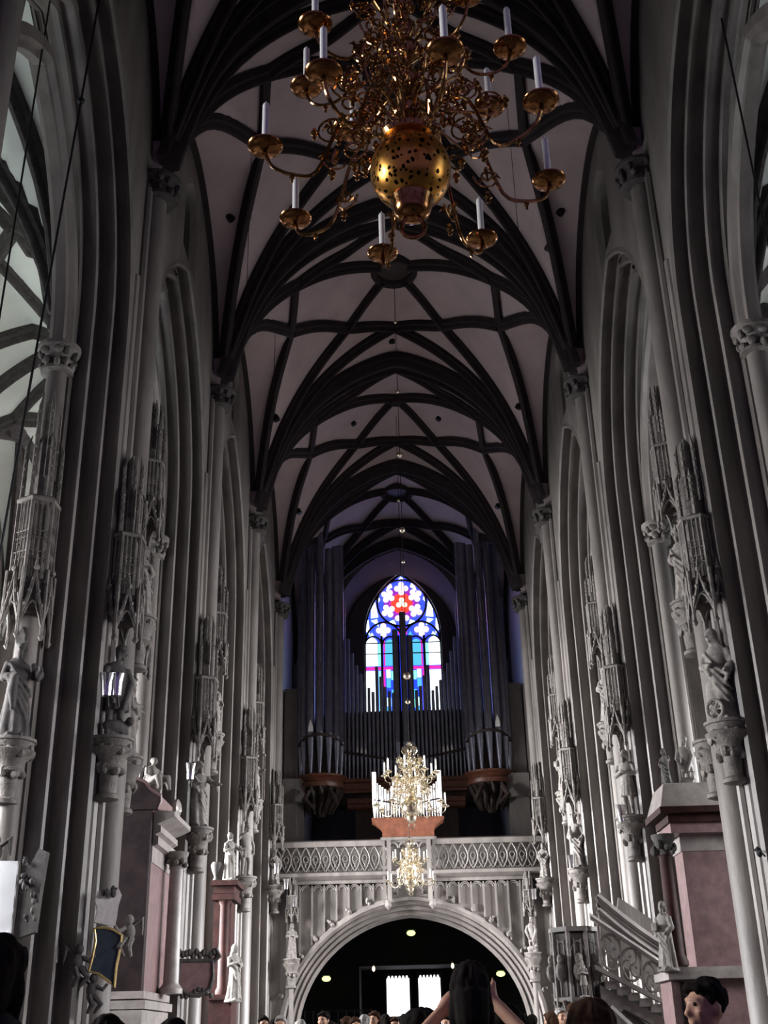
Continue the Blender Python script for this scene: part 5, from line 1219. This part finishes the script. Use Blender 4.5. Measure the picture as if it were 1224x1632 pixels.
person((-0.20, 23.37, 0), 1.88, 0.55, 'person in a pale coat before the right bright door', 6, HAIRN, True)
person((0.33, 20.94, 0), 1.81, -0.47, 'person between the bright doors and the raised arms', 0, HAIRB, True)
person((0.94, 19.76, 0), 1.81, -0.28, 'white-faced person in a pale coat, right of the raised arms', 6, HAIRG, False)
person((1.18, 19.51, 0), 1.91, 3.39, 'brown-haired person in brown above the black coat on the right', 5, HAIRN, True)
person((1.53, 20.74, 0), 1.82, 0.45, 'person in navy under the right end of the gallery arch', 1, HAIRN, False)
person((1.73, 20.76, 0), 1.77, 3.11, 'person in a red coat at the right foot of the gallery arch', 2, HAIRB, False)
person((1.91, 19.73, 0), 1.79, 3.81, 'person in black beside the right gallery pier', 0, HAIRN, True)
person((2.43, 22.50, 0), 1.90, 0.48, 'pale person in teal left of the pulpit', 4, HAIRG, True)
person((2.67, 22.65, 0), 1.98, 2.95, 'brown-haired person in front of the pulpit foot', 5, HAIRN, False)
# ------------------------------------------------------------------ camera
cd = bpy.data.cameras.new('nave_camera'); cam = bpy.data.objects.new('nave_camera', cd); COL.objects.link(cam); SC.camera = cam
cd.sensor_fit = 'VERTICAL'; cd.sensor_height = 24; cd.lens = 1828.1666 / 1632 * 24; cd.clip_end = 200
pit, yaw, rol, cx = .433184151, -.00505505, -.02567711, -.394384640
fwd = Vector((sin(yaw) * cos(pit), cos(yaw) * cos(pit), sin(pit))); rg = Vector((cos(yaw), -sin(yaw), 0)); up = rg.cross(fwd)
r2 = rg * cos(rol) + up * sin(rol); u2 = -rg * sin(rol) + up * cos(rol)
cam.matrix_world = Matrix(((r2.x, u2.x, -fwd.x, cx), (r2.y, u2.y, -fwd.y, 0), (r2.z, u2.z, -fwd.z, 1.4), (0, 0, 0, 1)))
# ------------------------------------------------------------------ daylight and added aisle lights
W = bpy.data.worlds.new('daylight'); SC.world = W; W.use_nodes = True
W.node_tree.nodes['Background'].inputs[0].default_value = (.52, .36, 1, 1); W.node_tree.nodes['Background'].inputs[1].default_value = .16
def area(name, loc, size, rot, e, col=(1, 1, 1)):
    l = bpy.data.lights.new(name, 'AREA'); l.shape = 'RECTANGLE'; l.size, l.size_y = size; l.energy = e; l.color = col
    o = bpy.data.objects.new(name, l); COL.objects.link(o); o.location = loc; o.rotation_euler = rot; return o
for Yc, e in zip(BAYS, (650, 1700, 2300, 6500, 8500)):
    area('left_window_daylight', (-13.7, Yc, 7.2), (3.4, 5), (0, -PI / 2 + .3, 0), e, (.97, .98, 1)).data.spread = 1.85
    area('right_window_daylight', (13.7, Yc, 7.2), (3.4, 5), (0, PI / 2 - .3, 0), e * (.5 if Yc > 10 else .05), (.96, .97, 1)).data.spread = 1.85
area('left_aisle_vault_fill', (-11.0, 21.5, 9.5), (3, 9), (PI, 0, 0), 380, (.9, 1, .95))  # area light added to brighten the left aisle vault, no fixture
area('right_aisle_vault_fill', (11.0, 21.5, 9.5), (3, 9), (PI, 0, 0), 160, (.9, .97, 1))  # weaker added light for the right aisle vault, no fixture
area('west_window_glow', (.15, 59.0, 20.5), (4, 7), (-PI / 2, 0, 0), 60, (.1, .04, 1))
# ------------------------------------------------------------------ view
SC.view_settings.view_transform = 'Standard'; SC.view_settings.look = 'None'; SC.view_settings.exposure = 0; SC.view_settings.gamma = 1
SC.cycles.diffuse_bounces = 2
